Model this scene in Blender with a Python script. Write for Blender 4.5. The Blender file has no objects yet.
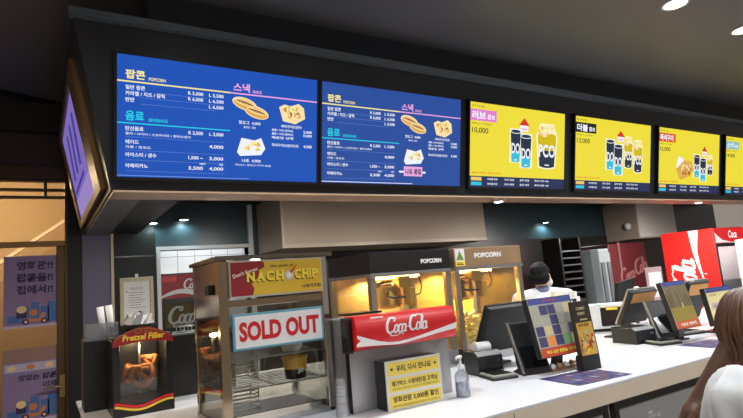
import bpy, bmesh, math, random
from mathutils import Vector, Matrix
from math import sin, cos, pi, radians as R
random.seed(7)
sc = bpy.context.scene
COL = sc.collection
FZ = -0.10            # floor level; the counter top is at z = 1

# ------------------------------------------------------------------ materials
def lin(c):
    return tuple(((x/255)/12.92 if x/255 <= .04045 else ((x/255+.055)/1.055)**2.4) for x in c)
MATS = {}
def mat(name, rgb, rough=.5, metal=0., var=.06, scale=30., emit=None, bump=0., spec=.5, coat=0.):
    if name in MATS: return MATS[name]
    m = bpy.data.materials.new(name); m.use_nodes = True
    nt = m.node_tree; b = nt.nodes['Principled BSDF']
    c = lin(rgb)
    b.inputs['Roughness'].default_value = rough
    b.inputs['Metallic'].default_value = metal
    b.inputs['Specular IOR Level'].default_value = spec
    b.inputs['Coat Weight'].default_value = coat
    if emit:
        b.inputs['Specular IOR Level'].default_value = .0
        b.inputs['Base Color'].default_value = (0.01, 0.01, 0.01, 1)
        b.inputs['Emission Color'].default_value = (*c, 1)
        b.inputs['Emission Strength'].default_value = emit
    else:
        tc = nt.nodes.new('ShaderNodeTexCoord'); nz = nt.nodes.new('ShaderNodeTexNoise')
        nz.inputs['Scale'].default_value = scale; nz.inputs['Detail'].default_value = 3
        nt.links.new(tc.outputs['Object'], nz.inputs['Vector'])
        mx = nt.nodes.new('ShaderNodeMix'); mx.data_type = 'RGBA'
        nt.links.new(nz.outputs['Fac'], mx.inputs[0])
        mx.inputs[6].default_value = (*[x*(1-var) for x in c], 1)
        mx.inputs[7].default_value = (*[min(1, x*(1+var)) for x in c], 1)
        nt.links.new(mx.outputs[2], b.inputs['Base Color'])
        if bump:
            bp = nt.nodes.new('ShaderNodeBump'); bp.inputs['Strength'].default_value = bump
            bp.inputs['Distance'].default_value = .01
            nt.links.new(nz.outputs['Fac'], bp.inputs['Height']); nt.links.new(bp.outputs['Normal'], b.inputs['Normal'])
    MATS[name] = m
    return m
def glass(name, tint=(255, 255, 255), refl=.07, rough=.03, haze=0.):
    if name in MATS: return MATS[name]
    m = bpy.data.materials.new(name); m.use_nodes = True
    nt = m.node_tree; nt.nodes.clear()
    out = nt.nodes.new('ShaderNodeOutputMaterial'); mix = nt.nodes.new('ShaderNodeMixShader')
    tr = nt.nodes.new('ShaderNodeBsdfTransparent'); tr.inputs[0].default_value = (*lin(tint), 1)
    gl = nt.nodes.new('ShaderNodeBsdfGlossy'); gl.inputs['Roughness'].default_value = rough
    lw = nt.nodes.new('ShaderNodeLayerWeight'); lw.inputs[0].default_value = .25
    ma = nt.nodes.new('ShaderNodeMath'); ma.operation = 'MULTIPLY_ADD'
    ma.inputs[1].default_value = .5; ma.inputs[2].default_value = refl
    nt.links.new(lw.outputs['Fresnel'], ma.inputs[0]); nt.links.new(ma.outputs[0], mix.inputs[0])
    src = tr.outputs[0]
    if haze:
        df = nt.nodes.new('ShaderNodeBsdfDiffuse'); df.inputs[0].default_value = (.8, .8, .82, 1)
        mh = nt.nodes.new('ShaderNodeMixShader'); mh.inputs[0].default_value = haze
        nt.links.new(tr.outputs[0], mh.inputs[1]); nt.links.new(df.outputs[0], mh.inputs[2]); src = mh.outputs[0]
    nt.links.new(src, mix.inputs[1]); nt.links.new(gl.outputs[0], mix.inputs[2])
    nt.links.new(mix.outputs[0], out.inputs[0])
    MATS[name] = m
    return m
def tiles(name, rgb, grout, sx, sz, rough=.25):
    m = bpy.data.materials.new(name); m.use_nodes = True
    nt = m.node_tree; b = nt.nodes['Principled BSDF']; b.inputs['Roughness'].default_value = rough
    tc = nt.nodes.new('ShaderNodeTexCoord'); sp = nt.nodes.new('ShaderNodeSeparateXYZ'); cb = nt.nodes.new('ShaderNodeCombineXYZ')
    br = nt.nodes.new('ShaderNodeTexBrick'); br.offset = 0
    br.inputs['Color1'].default_value = (*lin(rgb), 1); br.inputs['Color2'].default_value = (*lin(rgb), 1)
    br.inputs['Mortar'].default_value = (*lin(grout), 1); br.inputs['Scale'].default_value = 1
    br.inputs['Mortar Size'].default_value = .004; br.inputs['Brick Width'].default_value = sx; br.inputs['Row Height'].default_value = sz
    nt.links.new(tc.outputs['Object'], sp.inputs[0]); nt.links.new(sp.outputs['X'], cb.inputs['X']); nt.links.new(sp.outputs['Z'], cb.inputs['Y'])
    nt.links.new(cb.outputs[0], br.inputs['Vector']); nt.links.new(br.outputs['Color'], b.inputs['Base Color'])
    return m

# ------------------------------------------------------------------ mesh builder
class MB:
    def __init__(s): s.v = []; s.f = []; s.m = []; s.sm = []
    def add(s, vs, fs, mi=0, smooth=False):
        o = len(s.v); s.v += [tuple(x) for x in vs]
        for f in fs: s.f.append([i+o for i in f]); s.m.append(mi); s.sm.append(smooth)
        return s
    def box(s, x0, y0, z0, x1, y1, z1, mi=0):
        return s.add([(x0,y0,z0),(x1,y0,z0),(x1,y1,z0),(x0,y1,z0),(x0,y0,z1),(x1,y0,z1),(x1,y1,z1),(x0,y1,z1)],
                     [(0,3,2,1),(4,5,6,7),(0,1,5,4),(1,2,6,5),(2,3,7,6),(3,0,4,7)], mi)
    def hexa(s, bot, top, mi=0):
        return s.add(list(bot)+list(top), [(0,3,2,1),(4,5,6,7),(0,1,5,4),(1,2,6,5),(2,3,7,6),(3,0,4,7)], mi)
    def tube(s, path, r, n=10, mi=0, close=False):
        P = [Vector(p) for p in path]; rs = r if isinstance(r, (list, tuple)) else [r]*len(P)
        vs = []; up = None
        for i, p in enumerate(P):
            if close: t = (P[(i+1) % len(P)]-P[i-1]).normalized()
            else: t = (P[min(i+1, len(P)-1)]-P[max(i-1, 0)]).normalized()
            if up is None: up = t.orthogonal().normalized()
            up = (up-t*up.dot(t)); up = up.normalized() if up.length > 1e-6 else t.orthogonal().normalized()
            w = t.cross(up)
            vs += [tuple(p+(up*cos(2*pi*k/n)+w*sin(2*pi*k/n))*rs[i]) for k in range(n)]
        fs = []; L = len(P)
        for i in range(L if close else L-1):
            a = i*n; b = ((i+1) % L)*n
            fs += [(a+k, a+(k+1) % n, b+(k+1) % n, b+k) for k in range(n)]
        s.add(vs, fs, mi, True)
        if not close:
            s.add(vs[:n], [tuple(range(n-1, -1, -1))], mi); s.add(vs[-n:], [tuple(range(n))], mi)
        return s
    def lathe(s, prof, c=(0,0,0), n=24, mi=0, cap=True):
        vs = []
        for r, z in prof: vs += [(c[0]+r*cos(2*pi*k/n), c[1]+r*sin(2*pi*k/n), c[2]+z) for k in range(n)]
        fs = []
        for i in range(len(prof)-1):
            a = i*n; b = a+n
            fs += [(a+k, a+(k+1) % n, b+(k+1) % n, b+k) for k in range(n)]
        s.add(vs, fs, mi, True)
        if cap:
            s.add(vs[:n], [tuple(range(n-1, -1, -1))], mi); s.add(vs[-n:], [tuple(range(n))], mi)
        return s
    def prism(s, poly, ax, a0, a1, mi=0):
        """poly in the two axes other than ax (cyclic order), swept along ax from a0 to a1"""
        def P(p, a):
            return {'x': (a, p[0], p[1]), 'y': (p[0], a, p[1]), 'z': (p[0], p[1], a)}[ax]
        n = len(poly); vs = [P(p, a0) for p in poly]+[P(p, a1) for p in poly]
        fs = [tuple(range(n-1, -1, -1)), tuple(range(n, 2*n))]+[(k, (k+1) % n, n+(k+1) % n, n+k) for k in range(n)]
        return s.add(vs, fs, mi)
    def ball(s, c, r, n=12, mi=0, sc_=(1,1,1)):
        prof = []
        vs = []; fs = []
        m = n//2
        for i in range(m+1):
            t = -pi/2+pi*i/m
            for k in range(n): vs.append((c[0]+sc_[0]*r*cos(t)*cos(2*pi*k/n), c[1]+sc_[1]*r*cos(t)*sin(2*pi*k/n), c[2]+sc_[2]*r*sin(t)))
        for i in range(m):
            for k in range(n): fs.append((i*n+k, i*n+(k+1) % n, (i+1)*n+(k+1) % n, (i+1)*n+k))
        return s.add(vs, fs, mi, True)
    def build(s, name, mats, parent=None, bevel=0., label=None):
        me = bpy.data.meshes.new(name); me.from_pydata(s.v, [], s.f)
        for m in (mats if isinstance(mats, (list, tuple)) else [mats]): me.materials.append(m)
        me.polygons.foreach_set('material_index', s.m); me.polygons.foreach_set('use_smooth', s.sm)
        bm = bmesh.new(); bm.from_mesh(me); bmesh.ops.remove_doubles(bm, verts=bm.verts, dist=1e-6)
        bmesh.ops.recalc_face_normals(bm, faces=bm.faces); bm.to_mesh(me); bm.free(); me.update()
        o = bpy.data.objects.new(name, me); COL.objects.link(o); o.parent = parent
        if bevel:
            b = o.modifiers.new('bevel', 'BEVEL'); b.width = bevel; b.segments = 2; b.limit_method = 'ANGLE'; b.angle_limit = R(40)
        if label: o['label'] = label
        return o
def tag(o, label, cat, group=None, kind=None):
    o['label'] = label; o['category'] = cat
    if group: o['group'] = group
    if kind: o['kind'] = kind
    return o
def thing(name, label, cat, loc=(0,0,0), rz=0., group=None, rx=0.):
    o = bpy.data.objects.new(name, None); COL.objects.link(o)
    o.location = loc; o.rotation_euler = (rx, 0, rz); o.empty_display_size = .05
    return tag(o, label, cat, group)
def struct(o, label=None):
    o['kind'] = 'structure'
    if label: o['label'] = label
    return o
def box(x0, y0, z0, x1, y1, z1): return MB().box(x0, y0, z0, x1, y1, z1)
def copy_thing(o, loc, label):
    c = o.copy(); COL.objects.link(c); c.location = loc; c['label'] = label
    for ch in [x for x in bpy.data.objects if x.parent == o]:
        d = ch.copy(); COL.objects.link(d); d.parent = c
        for g in [x for x in bpy.data.objects if x.parent == ch]:
            e = g.copy(); COL.objects.link(e); e.parent = d
    return c

# ------------------------------------------------------------------ flat print (lettering and pictures on a sheet or screen)
_tx = {}
def text_mesh(s, bold):
    k = (s, bold)
    if k not in _tx:
        c = bpy.data.curves.new('t', 'FONT'); c.body = s; c.size = 1; c.offset = bold; c.resolution_u = 3
        o = bpy.data.objects.new('t', c); COL.objects.link(o)
        me = bpy.data.meshes.new_from_object(o.evaluated_get(bpy.context.evaluated_depsgraph_get()))
        vs = [(v.co.x, v.co.y) for v in me.vertices]; fs = [tuple(p.vertices) for p in me.polygons]
        bpy.data.objects.remove(o); bpy.data.curves.remove(c); bpy.data.meshes.remove(me)
        _tx[k] = (vs, fs)
    return _tx[k]
class Print:
    def __init__(s): s.mb = []; s.mats = []
    def mi(s, m):
        if m not in s.mats: s.mats.append(m)
        return s.mats.index(m)
    def poly(s, pts, m, layer=1):
        s.mb.append(([(p[0], p[1], layer) for p in pts], [tuple(range(len(pts)))], s.mi(m))); return s
    def rect(s, x, y, w, h, m, layer=1): return s.poly([(x,y),(x+w,y),(x+w,y+h),(x,y+h)], m, layer)
    def disc(s, x, y, rx, ry, m, layer=1, n=20, rot=0):
        return s.poly([(x+rx*cos(2*pi*k/n)*cos(rot)-ry*sin(2*pi*k/n)*sin(rot), y+rx*cos(2*pi*k/n)*sin(rot)+ry*sin(2*pi*k/n)*cos(rot)) for k in range(n)], m, layer)
    def text(s, t, x, y, h, m, w=None, bold=.0, layer=2, align='l', rot=0., slant=0.):
        vs, fs = text_mesh(t, bold)
        if not vs: return s
        x0 = min(v[0] for v in vs); x1 = max(v[0] for v in vs); y0 = min(v[1] for v in vs); y1 = max(v[1] for v in vs)
        k = h/(y1-y0); kx = w/(x1-x0) if w else k
        dx = {'l': 0, 'c': -.5, 'r': -1}[align]*(x1-x0)*kx
        out = []
        for v in vs:
            a = (v[0]-x0)*kx+dx; b = (v[1]-y0)*k; a += slant*b
            out.append((x+a*cos(rot)-b*sin(rot), y+a*sin(rot)+b*cos(rot), layer))
        s.mb.append((out, fs, s.mi(m))); return s
    def stroke(s, pts, wid, m, layer=2):
        n = len(pts)
        L = []; Q = []
        for i, p in enumerate(pts):
            a = pts[max(i-1, 0)]; b = pts[min(i+1, n-1)]
            tx, ty = b[0]-a[0], b[1]-a[1]; l = math.hypot(tx, ty) or 1; tx /= l; ty /= l
            w = wid(i/(n-1), tx, ty)/2
            L.append((p[0]-ty*w, p[1]+tx*w)); Q.append((p[0]+ty*w, p[1]-tx*w))
        for i in range(n-1): s.poly([L[i], Q[i], Q[i+1], L[i+1]], m, layer+.012*i)
        return s
    def build(s, name, parent, o=(0,0,0), eu=(1,0,0), ev=(0,0,1), step=.0005, warp=None, label=None):
        o = Vector(o); eu = Vector(eu).normalized(); ev = Vector(ev).normalized(); n = eu.cross(ev)
        me = bpy.data.meshes.new(name); V = []; F = []; M = []
        for vs, fs, mi in s.mb:
            b = len(V)
            for v in vs:
                p = o+eu*v[0]+ev*v[1]+n*(v[2]*step)
                if warp: p = p+n*warp(v[0], v[1])
                V.append(tuple(p))
            F += [tuple(i+b for i in f) for f in fs]; M += [mi]*len(fs)
        me.from_pydata(V, [], F)
        for m in s.mats: me.materials.append(m)
        me.polygons.foreach_set('material_index', M); me.update()
        ob = bpy.data.objects.new(name, me); COL.objects.link(ob); ob.parent = parent
        if label: ob['label'] = label
        return ob
def arc(cx, cy, rx, ry, a0, a1, n=16): return [(cx+rx*cos(R(a0+(a1-a0)*k/n)), cy+ry*sin(R(a0+(a1-a0)*k/n))) for k in range(n+1)]
def script_cola(P, x, y, h, m, layer=3, rot=0., only=None):
    """the flowing white script, drawn stroke by stroke; about 3.25 h long"""
    T = []
    def S(pts, w=.13): T.append((pts, w))
    S(arc(.45, .52, .38, .46, 55, 300, 22)+[(.8, .15)], .17)
    S([(.62, .95), (.74, .99), (.8, .86), (.7, .74), (.6, .8)], .09)
    S(arc(.92, .27, .16, .25, 90, 450, 18), .12)
    S(arc(1.3, .27, .17, .25, 50, 310, 14), .12)
    S(arc(1.62, .27, .16, .25, 90, 450, 18), .12); S([(1.79, .5), (1.78, .2), (1.84, .03), (1.93, .1)], .11)
    S([(1.93, .3), (2.05, .33), (2.17, .3)], .11)
    S(arc(2.5, .52, .36, .46, 55, 300, 22)+[(2.82, .15)], .17)
    S([(2.64, .95), (2.9, 1.03), (3.1, .95), (3.2, 1.0)], .09)
    S(arc(2.95, .27, .16, .25, 90, 450, 18), .12)
    S([(3.16, .1), (3.27, .5), (3.36, .85), (3.31, 1.0), (3.23, .85), (3.22, .3), (3.28, .04), (3.36, .1)], .11)
    S(arc(3.55, .27, .16, .25, 90, 450, 18), .12); S([(3.72, .5), (3.71, .2), (3.78, .03), (3.9, .14)], .11)
    S([(.3, .08), (.6, -.14), (1.05, -.16), (1.4, -.03), (1.7, -.12)], .09)
    k = h
    for si, (pts, w) in enumerate(T):
        q = []
        for a, b in pts:
            a2 = (a*.86+.28*b)*k; b2 = b*k
            q.append((x+a2*cos(rot)-b2*sin(rot), y+a2*sin(rot)+b2*cos(rot)))
        P.stroke(q, lambda t, tx, ty, w=w: k*w*(.55+.6*abs(-tx*sin(rot)+ty*cos(rot))), m, layer+.35*si)

# common materials
M_black = mat('black_plastic', (20, 20, 22), .35)
M_blackm = mat('black_matte', (14, 14, 15), .6)
M_dark = mat('dark_metal', (38, 37, 37), .3, .6)
M_steel = mat('brushed_steel', (178, 178, 180), .28, 1., .08, 60)
M_chrome = mat('chrome', (205, 200, 190), .12, 1., .03)
M_warm_chrome = mat('warm_tint_chrome', (170, 152, 128), .14, 1., .12, 12)  # chrome with a warm reflection painted into its colour; also colours the kettle lids
M_white = mat('white_plastic', (226, 226, 224), .4)
M_paper = mat('white_paper', (232, 232, 230), .7)
M_red = mat('red_print', (206, 30, 36), .4)
M_gold = mat('brass', (205, 150, 60), .25, 1., .1, 20)
M_glass = glass('clear_glass')
def ink(name, rgb): return mat('ink_'+name, rgb, .55, 0, .02)
def em(name, rgb, k=1.): return mat('lit_'+name, rgb, .4, emit=k)

# ------------------------------------------------------------------ camera (26 mm phone lens, eye 1.6 m above the floor)
yaw, pit, rol, f_px = R(31.79334), R(7.75127), R(-4.79793), 543.2946
fw = Vector((sin(yaw)*cos(pit), cos(yaw)*cos(pit), sin(pit)))
r0 = Vector((cos(yaw), -sin(yaw), 0)); u0 = r0.cross(fw)
rr = r0*cos(rol)+u0*sin(rol); uu = -r0*sin(rol)+u0*cos(rol)
cam = bpy.data.cameras.new('camera'); cam.sensor_width = 36; cam.sensor_fit = 'HORIZONTAL'
cam.lens = f_px/743*36; cam.clip_start = .05; cam.clip_end = 60
co = bpy.data.objects.new('camera', cam); COL.objects.link(co)
co.matrix_world = Matrix(((rr.x, uu.x, -fw.x, 0), (rr.y, uu.y, -fw.y, 0), (rr.z, uu.z, -fw.z, 1.5), (0, 0, 0, 1)))
sc.camera = co

# ------------------------------------------------------------------ room shell
CEIL = 3.30
M_ceil = mat('painted_ceiling', (98, 99, 104), .4, 0, .05, 2)
M_floor = mat('stone_floor', (92, 86, 80), .35, 0, .12, 4)
M_canopy = mat('charcoal_laminate', (30, 34, 41), .4)
M_wallbrown = mat('brown_wall_paint', (62, 50, 40), .6)
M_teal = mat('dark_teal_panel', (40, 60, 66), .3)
M_blackwall = mat('black_lower_wall', (16, 17, 18), .35)
M_cream = mat('cream_trim', (196, 182, 158), .5)
struct(box(-3, -3.5, FZ-.1, 11, 8.6, FZ).build('floor', M_floor))
struct(box(-3, -3.5, CEIL, 11, 8.6, CEIL+.1).build('ceiling', M_ceil))
wl = MB(); YB = 5.38
wl.box(-3, YB, FZ, -1.1, YB+.12, CEIL).box(-1.1, YB, 2.72, .205, YB+.12, CEIL).box(.205, YB, FZ, .32, YB+.12, CEIL)
struct(wl.build('wall_left', M_wallbrown))
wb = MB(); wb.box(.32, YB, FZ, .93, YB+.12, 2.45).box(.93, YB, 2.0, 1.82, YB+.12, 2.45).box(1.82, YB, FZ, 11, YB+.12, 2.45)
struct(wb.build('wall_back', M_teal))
struct(box(.215, YB-.02, FZ, .318, YB, 3.05).build('trim_1', M_blackm), 'black post between the glass door and the violet wall')
struct(box(.322, YB-.015, FZ, .545, YB, 2.2).build('wall_panel', mat('violet_paint', (104, 100, 126), .55)), 'dull violet wall strip behind the counter end')
struct(box(.547, YB-.03, .9, .571, YB, 2.15).build('trim_2', M_cream), 'thin cream edging strip on the dark back wall')
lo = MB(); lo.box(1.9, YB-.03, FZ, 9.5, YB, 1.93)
struct(lo.build('wall_lower', M_blackwall), 'black lower wall behind the counter')  # lower part of the back wall, darker than the teal above
# dark steps in the panel beside the certificate
pn = MB(); pn.box(.575, YB-.012, 1.93, .925, YB, 2.2).box(.575, YB-.02, FZ, .925, YB, 1.915)
struct(pn.build('trim_3', mat('green_black_panel', (20, 26, 25), .5, spec=.3)), 'green black wall panels around the framed certificate')
# bulkhead that carries the menu screens; its front and end lean forward
TT = math.tan(R(10.223))
def fy(z): return 3.108+(2.868-z)*TT+.03
def ex(z): return .34+(2.13-z)*.2025
zb, zt = 2.13, 3.07
cn = MB()
XR = 10.5
out_b = [(ex(zb), fy(zb)), (XR, fy(zb)), (XR, 3.5), (.775, 3.5), (.775, YB-.005), (ex(zb), YB-.005)]
out_t = [(ex(zt), fy(zt)), (XR, fy(zt)), (XR, 3.5), (.775, 3.5), (.775, YB-.005), (ex(zt), YB-.005)]
vs = [(a, b, zb) for a, b in out_b]+[(a, b, zt) for a, b in out_t]
cn.add(vs, [(5,4,3,0), (3,2,1,0), (6,9,10,11), (6,7,8,9)]+[(k, (k+1) % 6, 6+(k+1) % 6, 6+k) for k in range(6)])
struct(cn.build('ceiling_bulkhead', M_canopy), 'charcoal bulkhead carrying the row of menu screens')
struct(box(.55, 3.18, zt, XR, 3.6, CEIL).build('ceiling_beam', mat('charcoal_beam', (44, 50, 58), .5)), 'upper charcoal step between bulkhead and ceiling')
struct(box(.775, 3.5, 2.42, XR, YB, 2.5).build('ceiling_panel', mat('service_ceiling', (30, 32, 34), .4)), 'dark lowered ceiling over the servery')
edge = MB(); edge.hexa([(ex(zt)-.01, fy(zt)-.05, zt-.035), (XR, fy(zt)-.05, zt-.035), (XR, fy(zt)+.02, zt-.035), (ex(zt)-.01, fy(zt)+.02, zt-.035)],
                       [(ex(zt)-.02, fy(zt)-.056, zt), (XR, fy(zt)-.056, zt), (XR, fy(zt)+.02, zt), (ex(zt)-.02, fy(zt)+.02, zt)])
struct(edge.build('trim_4', mat('grey_edging', (84, 94, 102), .4)), 'grey top edging of the menu bulkhead')
struct(box(ex(zb)+.01, fy(zb)-.012, zb-.012, XR, 3.5, zb-.001).build('trim_5', mat('soffit_warm_tint', (206, 174, 146), .35, .1)), 'soffit strip under the menu screens, tan from painted warm reflection')  # warm reflected light is painted into the strip's colour
struct(box(ex(zb)+.01, 3.515, zb-.010, .53, YB-.02, zb-.001).build('trim_6', mat('grey_soffit', (112, 112, 116), .4)), 'grey soffit under the bulkhead end')
# diagonal ceiling groove by the door
dg = MB(); a, b = Vector((-.75, 4.9, CEIL)), Vector((.25, 5.37, CEIL)); n_ = Vector((-.47, 1, 0)).normalized()*.03
dg.hexa([a-n_-Vector((0,0,.03)), b-n_-Vector((0,0,.03)), b+n_-Vector((0,0,.03)), a+n_-Vector((0,0,.03))], [a-n_, b-n_, b+n_, a+n_])
struct(dg.build('ceiling_trim', M_blackm), 'thin dark strip across the ceiling by the glass door')
struct(box(-3, YB-.10, 3.02, .55, YB, CEIL-.001).build('trim_7', mat('dark_header', (40, 34, 29), .6)), 'dark header above the glass door')
# glass door with its frame on the far left
bronze = mat('bronze_frame', (84, 66, 46), .35, .6)
brassy = mat('gold_frame', (150, 120, 78), .3, .7)
d = bpy.data.objects.new('door_1', None); COL.objects.link(d); d.location = (0, YB, FZ); struct(d, 'glass shop door in a bronze frame with posters')
fr = MB()
fr.box(-1.1, -.03, 2.72, .205, .09, 2.83).box(.192, -.02, 0, .212, .08, 2.72)
fr.build('door_frame', bronze, d)
for z0, z1, nm in ((2.70, 2.72, 0), (2.62, 2.64, 0), (2.555, 2.575, 0), (2.14, 2.185, 1)):
    (box(-1.1, -.01, z0, .192, .05, z1)).build('transom_bar', brassy if nm else bronze, d, .003)
box(.035, -.008, 2.575, .06, .045, 2.70).build('transom_bar', bronze, d, .003)
box(.128, 0, 0, .19, .045, 2.14).build('stile', mat('bronze_stile', (98, 80, 58), .35, .6), d, .004)
box(-1.1, 0, 0, .128, .045, .12).build('bottom_rail', bronze, d, .004)
box(-1.1, .018, .12, .128, .026, 2.14).build('door_glass', glass('door_glass', (250, 246, 236), .05), d)
box(-1.1, .018, 2.185, .192, .026, 2.70).build('transom_glass', glass('door_glass', (250, 246, 236), .05), d)
h = MB(); h.tube([(.165, -.005, .97), (.165, -.05, .97), (.1, -.055, .975), (.03, -.05, .97)], [.013, .012, .010, .008], 10)
h.box(.145, -.012, .88, .185, 0, 1.06)
h.build('door_handle', mat('gold_handle', (196, 172, 120), .25, .9), d, label='lever handle in pale gold')
# corridor behind the glass door
M_cor = mat('corridor_plaster', (206, 176, 134), .7)
struct(box(-2.6, 8.3, FZ, .9, 8.4, CEIL).build('wall_corridor', M_cor), 'lit beige corridor wall behind the glass door')
struct(box(.30, YB+.13, FZ, .42, 8.3, CEIL).build('wall_corridor', M_cor), 'beige side wall of the corridor')
struct(box(-2.7, YB+.13, FZ, -2.6, 8.3, CEIL).build('wall_corridor', M_cor), 'far side wall of the corridor')
sl = MB(); P0, P1 = Vector((-1.3, 7.9, 1.45)), Vector((.28, 7.9, 2.62))
q = Vector((0, 0, .024))
sl.hexa([P0-q, P1-q, P1-q+Vector((0,.1,0)), P0-q+Vector((0,.1,0))], [P0+q, P1+q, P1+q+Vector((0,.1,0)), P0+q+Vector((0,.1,0))])
tag(sl.build('stair_handrail', mat('pale_rail', (240, 226, 198), .4)), 'pale sloping stair rail seen through the glass door', 'handrail')
struct(MB().prism([(-1.3, FZ), (.29, FZ), (.29, 2.4), (-1.3, 1.2)], 'y', 8.02, 8.28).build('wall_stair', mat('stair_side', (176, 146, 108), .7)), 'tan side of the staircase')
# service doorway, white tiled room behind
t8 = MB(); t8.box(.93, YB-.03, FZ, .965, YB+.13, 2.0).box(.965, YB-.03, 1.968, 1.82, YB+.13, 2.0)
struct(t8.build('trim_8', mat('white_jamb', (205, 206, 208), .35)), 'white jamb of the service doorway')
struct(box(1.82, YB-.04, FZ, 1.865, YB+.13, 2.4).build('trim_9', mat('white_post', (200, 202, 204), .4)), 'white post beside the service doorway')
struct(box(.6, 6.7, FZ, 2.9, 6.8, 2.5).build('wall_tiled', tiles('white_wall_tile', (226, 228, 230), (150, 152, 155), .2, .2)), 'white tiled wall of the back room')
struct(box(.6, YB+.13, 2.5, 2.9, 6.8, 2.55).build('ceiling_back_room', M_paper))
struct(box(2.9, YB+.13, FZ, 2.95, 6.8, 2.5).build('wall_side', M_paper), 'white side wall of the back room')

# ------------------------------------------------------------------ lights
def spot(loc, w, col=(1, 1, 1), size=150, blend=.8, rad=.05, rot=(0,0,0)):
    l = bpy.data.lights.new('lamp', 'SPOT'); l.energy = w; l.color = col; l.spot_size = R(size); l.spot_blend = blend; l.shadow_soft_size = rad
    o = bpy.data.objects.new('lamp', l); COL.objects.link(o); o.location = loc; o.rotation_euler = rot
    return o
def point(loc, w, col=(1,1,1), rad=.03):
    l = bpy.data.lights.new('lamp', 'POINT'); l.energy = w; l.color = col; l.shadow_soft_size = rad
    o = bpy.data.objects.new('lamp', l); COL.objects.link(o); o.location = loc
    return o
M_lamp = em('lamp_white', (255, 252, 250), 12)
M_lampring = mat('lamp_ring', (210, 210, 212), .4)
def downlight_proto(name, r, label, loc, group, k=None):
    t = thing(name, label, 'light', loc, group=group)
    MB().lathe([(r, -.004), (r*1.22, -.006), (r*1.25, 0), (r, 0)], cap=False).build('trim_ring', M_lampring, t)
    MB().lathe([(.0005, -.012), (r*.6, -.010), (r*.98, -.003)], cap=False).build('diffuser', k or M_lamp, t)
    return t
dl = downlight_proto('downlight', .075, 'round ceiling downlight nearest the top edge over the queue', (3.9, 1.93, CEIL), 'ceiling downlights over the queue')
spots = [(4.93, 1.95, 'round ceiling downlight furthest along the queue row'), (2.9, 1.97, 'round ceiling downlight over the first till'),
         (1.9, 1.95, 'round ceiling downlight over the popcorn signs'), (.9, 1.95, 'round ceiling downlight over the nacho warmer')]
for x, y, lb in spots: copy_thing(dl, (x, y, CEIL), lb)
for x in (.9, 1.9, 2.9, 3.9, 4.93, 5.95): spot((x, 1.95, CEIL-.03), 84 if x < 2.5 else 112, (.97, .985, 1), 155, .9, .05)
for x in (1.0, 3.4, 5.8): spot((x, -.6, CEIL-.03), 190, (.98, .985, 1), 160, .9, .08)
spot((-.6, 2.5, CEIL-.03), 90, (1, .82, .62), 160, .9, .06)  # added unseen warm spot to brighten the glass door side
for x in (.2, 2.4, 4.6): spot((x, -2.4, CEIL-.03), 150, (.98, .985, 1), 165, .9, .08)  # added unseen lobby spots for more frontal light
# wall lamps of the servery and small downlights in the tan soffit, plus added spots
E_cool = em('lamp_cool', (220, 248, 255), 10)
def wall_lamp(label, x, z, w_):
    t = thing('wall_lamp', label, 'light', (x, YB-.001, z), group='lamps on the servery wall')
    MB().box(-.015, -.03, -.0, .015, 0, .02).lathe([(.001, .016), (.045, .016), (.05, .012), (.05, -.006), (.042, -.006)], (0, -.07, 0), cap=False).build('housing', M_dark, t)
    MB().lathe([(.001, -.009), (.03, -.008), (.041, -.004)], (0, -.07, 0), cap=False).build('diffuser', E_cool, t)
    spot((x, YB-.075, z-.015), w_, (.72, .94, 1), 165, .6, .03)
wall_lamp('small round wall lamp glowing above the service door', 1.18, 2.25, 9)
wall_lamp('small round wall lamp above the framed certificate', .90, 2.22, 5)
wall_lamp('small round wall lamp on the teal panel above the clerk', 6.2, 2.155, 16)
sd = downlight_proto('spotlight', .04, 'small downlight in the tan soffit above the red cola fridge', (6.6, 3.38, zb-.012), 'downlights in the tan soffit', em('lamp_warm', (255, 250, 242), 10))
copy_thing(sd, (3.45, 3.44, zb-.012), 'small downlight in the tan soffit between beige hood and clerk')
for x, w_ in ((.95, 30), (1.9, 60), (3.45, 42), (5.0, 70), (6.6, 240)): spot((x, 3.40, 2.10), w_, (1, .95, .89), 165, .7, .03, (R(22), 0, 0))  # spots without a fixture are added to brighten the back of the servery
# warm corridor and white back room lamps
cl = thing('ceiling_light', 'warm corridor ceiling light behind the glass door', 'light', (-.6, 7.1, CEIL-.002))
box(-.3, -.15, -.05, .3, .15, 0).build('diffuser', em('warm_diffuser', (255, 214, 150), 3), cl, .01)
point((-.6, 7.0, 2.9), 60, (1, .85, .64), .1)
point((-.5, 6.0, 2.6), 26, (1, .85, .64), .1)
rl = thing('ceiling_light', 'white strip light in the tiled back room', 'light', (1.6, 6.1, 2.498))
box(-.4, -.06, -.04, .4, .06, 0).build('diffuser', em('white_diffuser', (250, 252, 255), 4), rl, .01)
point((1.6, 6.0, 2.4), 26, (.95, .98, 1), .08)
w = bpy.data.worlds.new('world'); sc.world = w; w.use_nodes = True
w.node_tree.nodes['Background'].inputs[0].default_value = (.36, .31, .27, 1)
w.node_tree.nodes['Background'].inputs[1].default_value = .8

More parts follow.
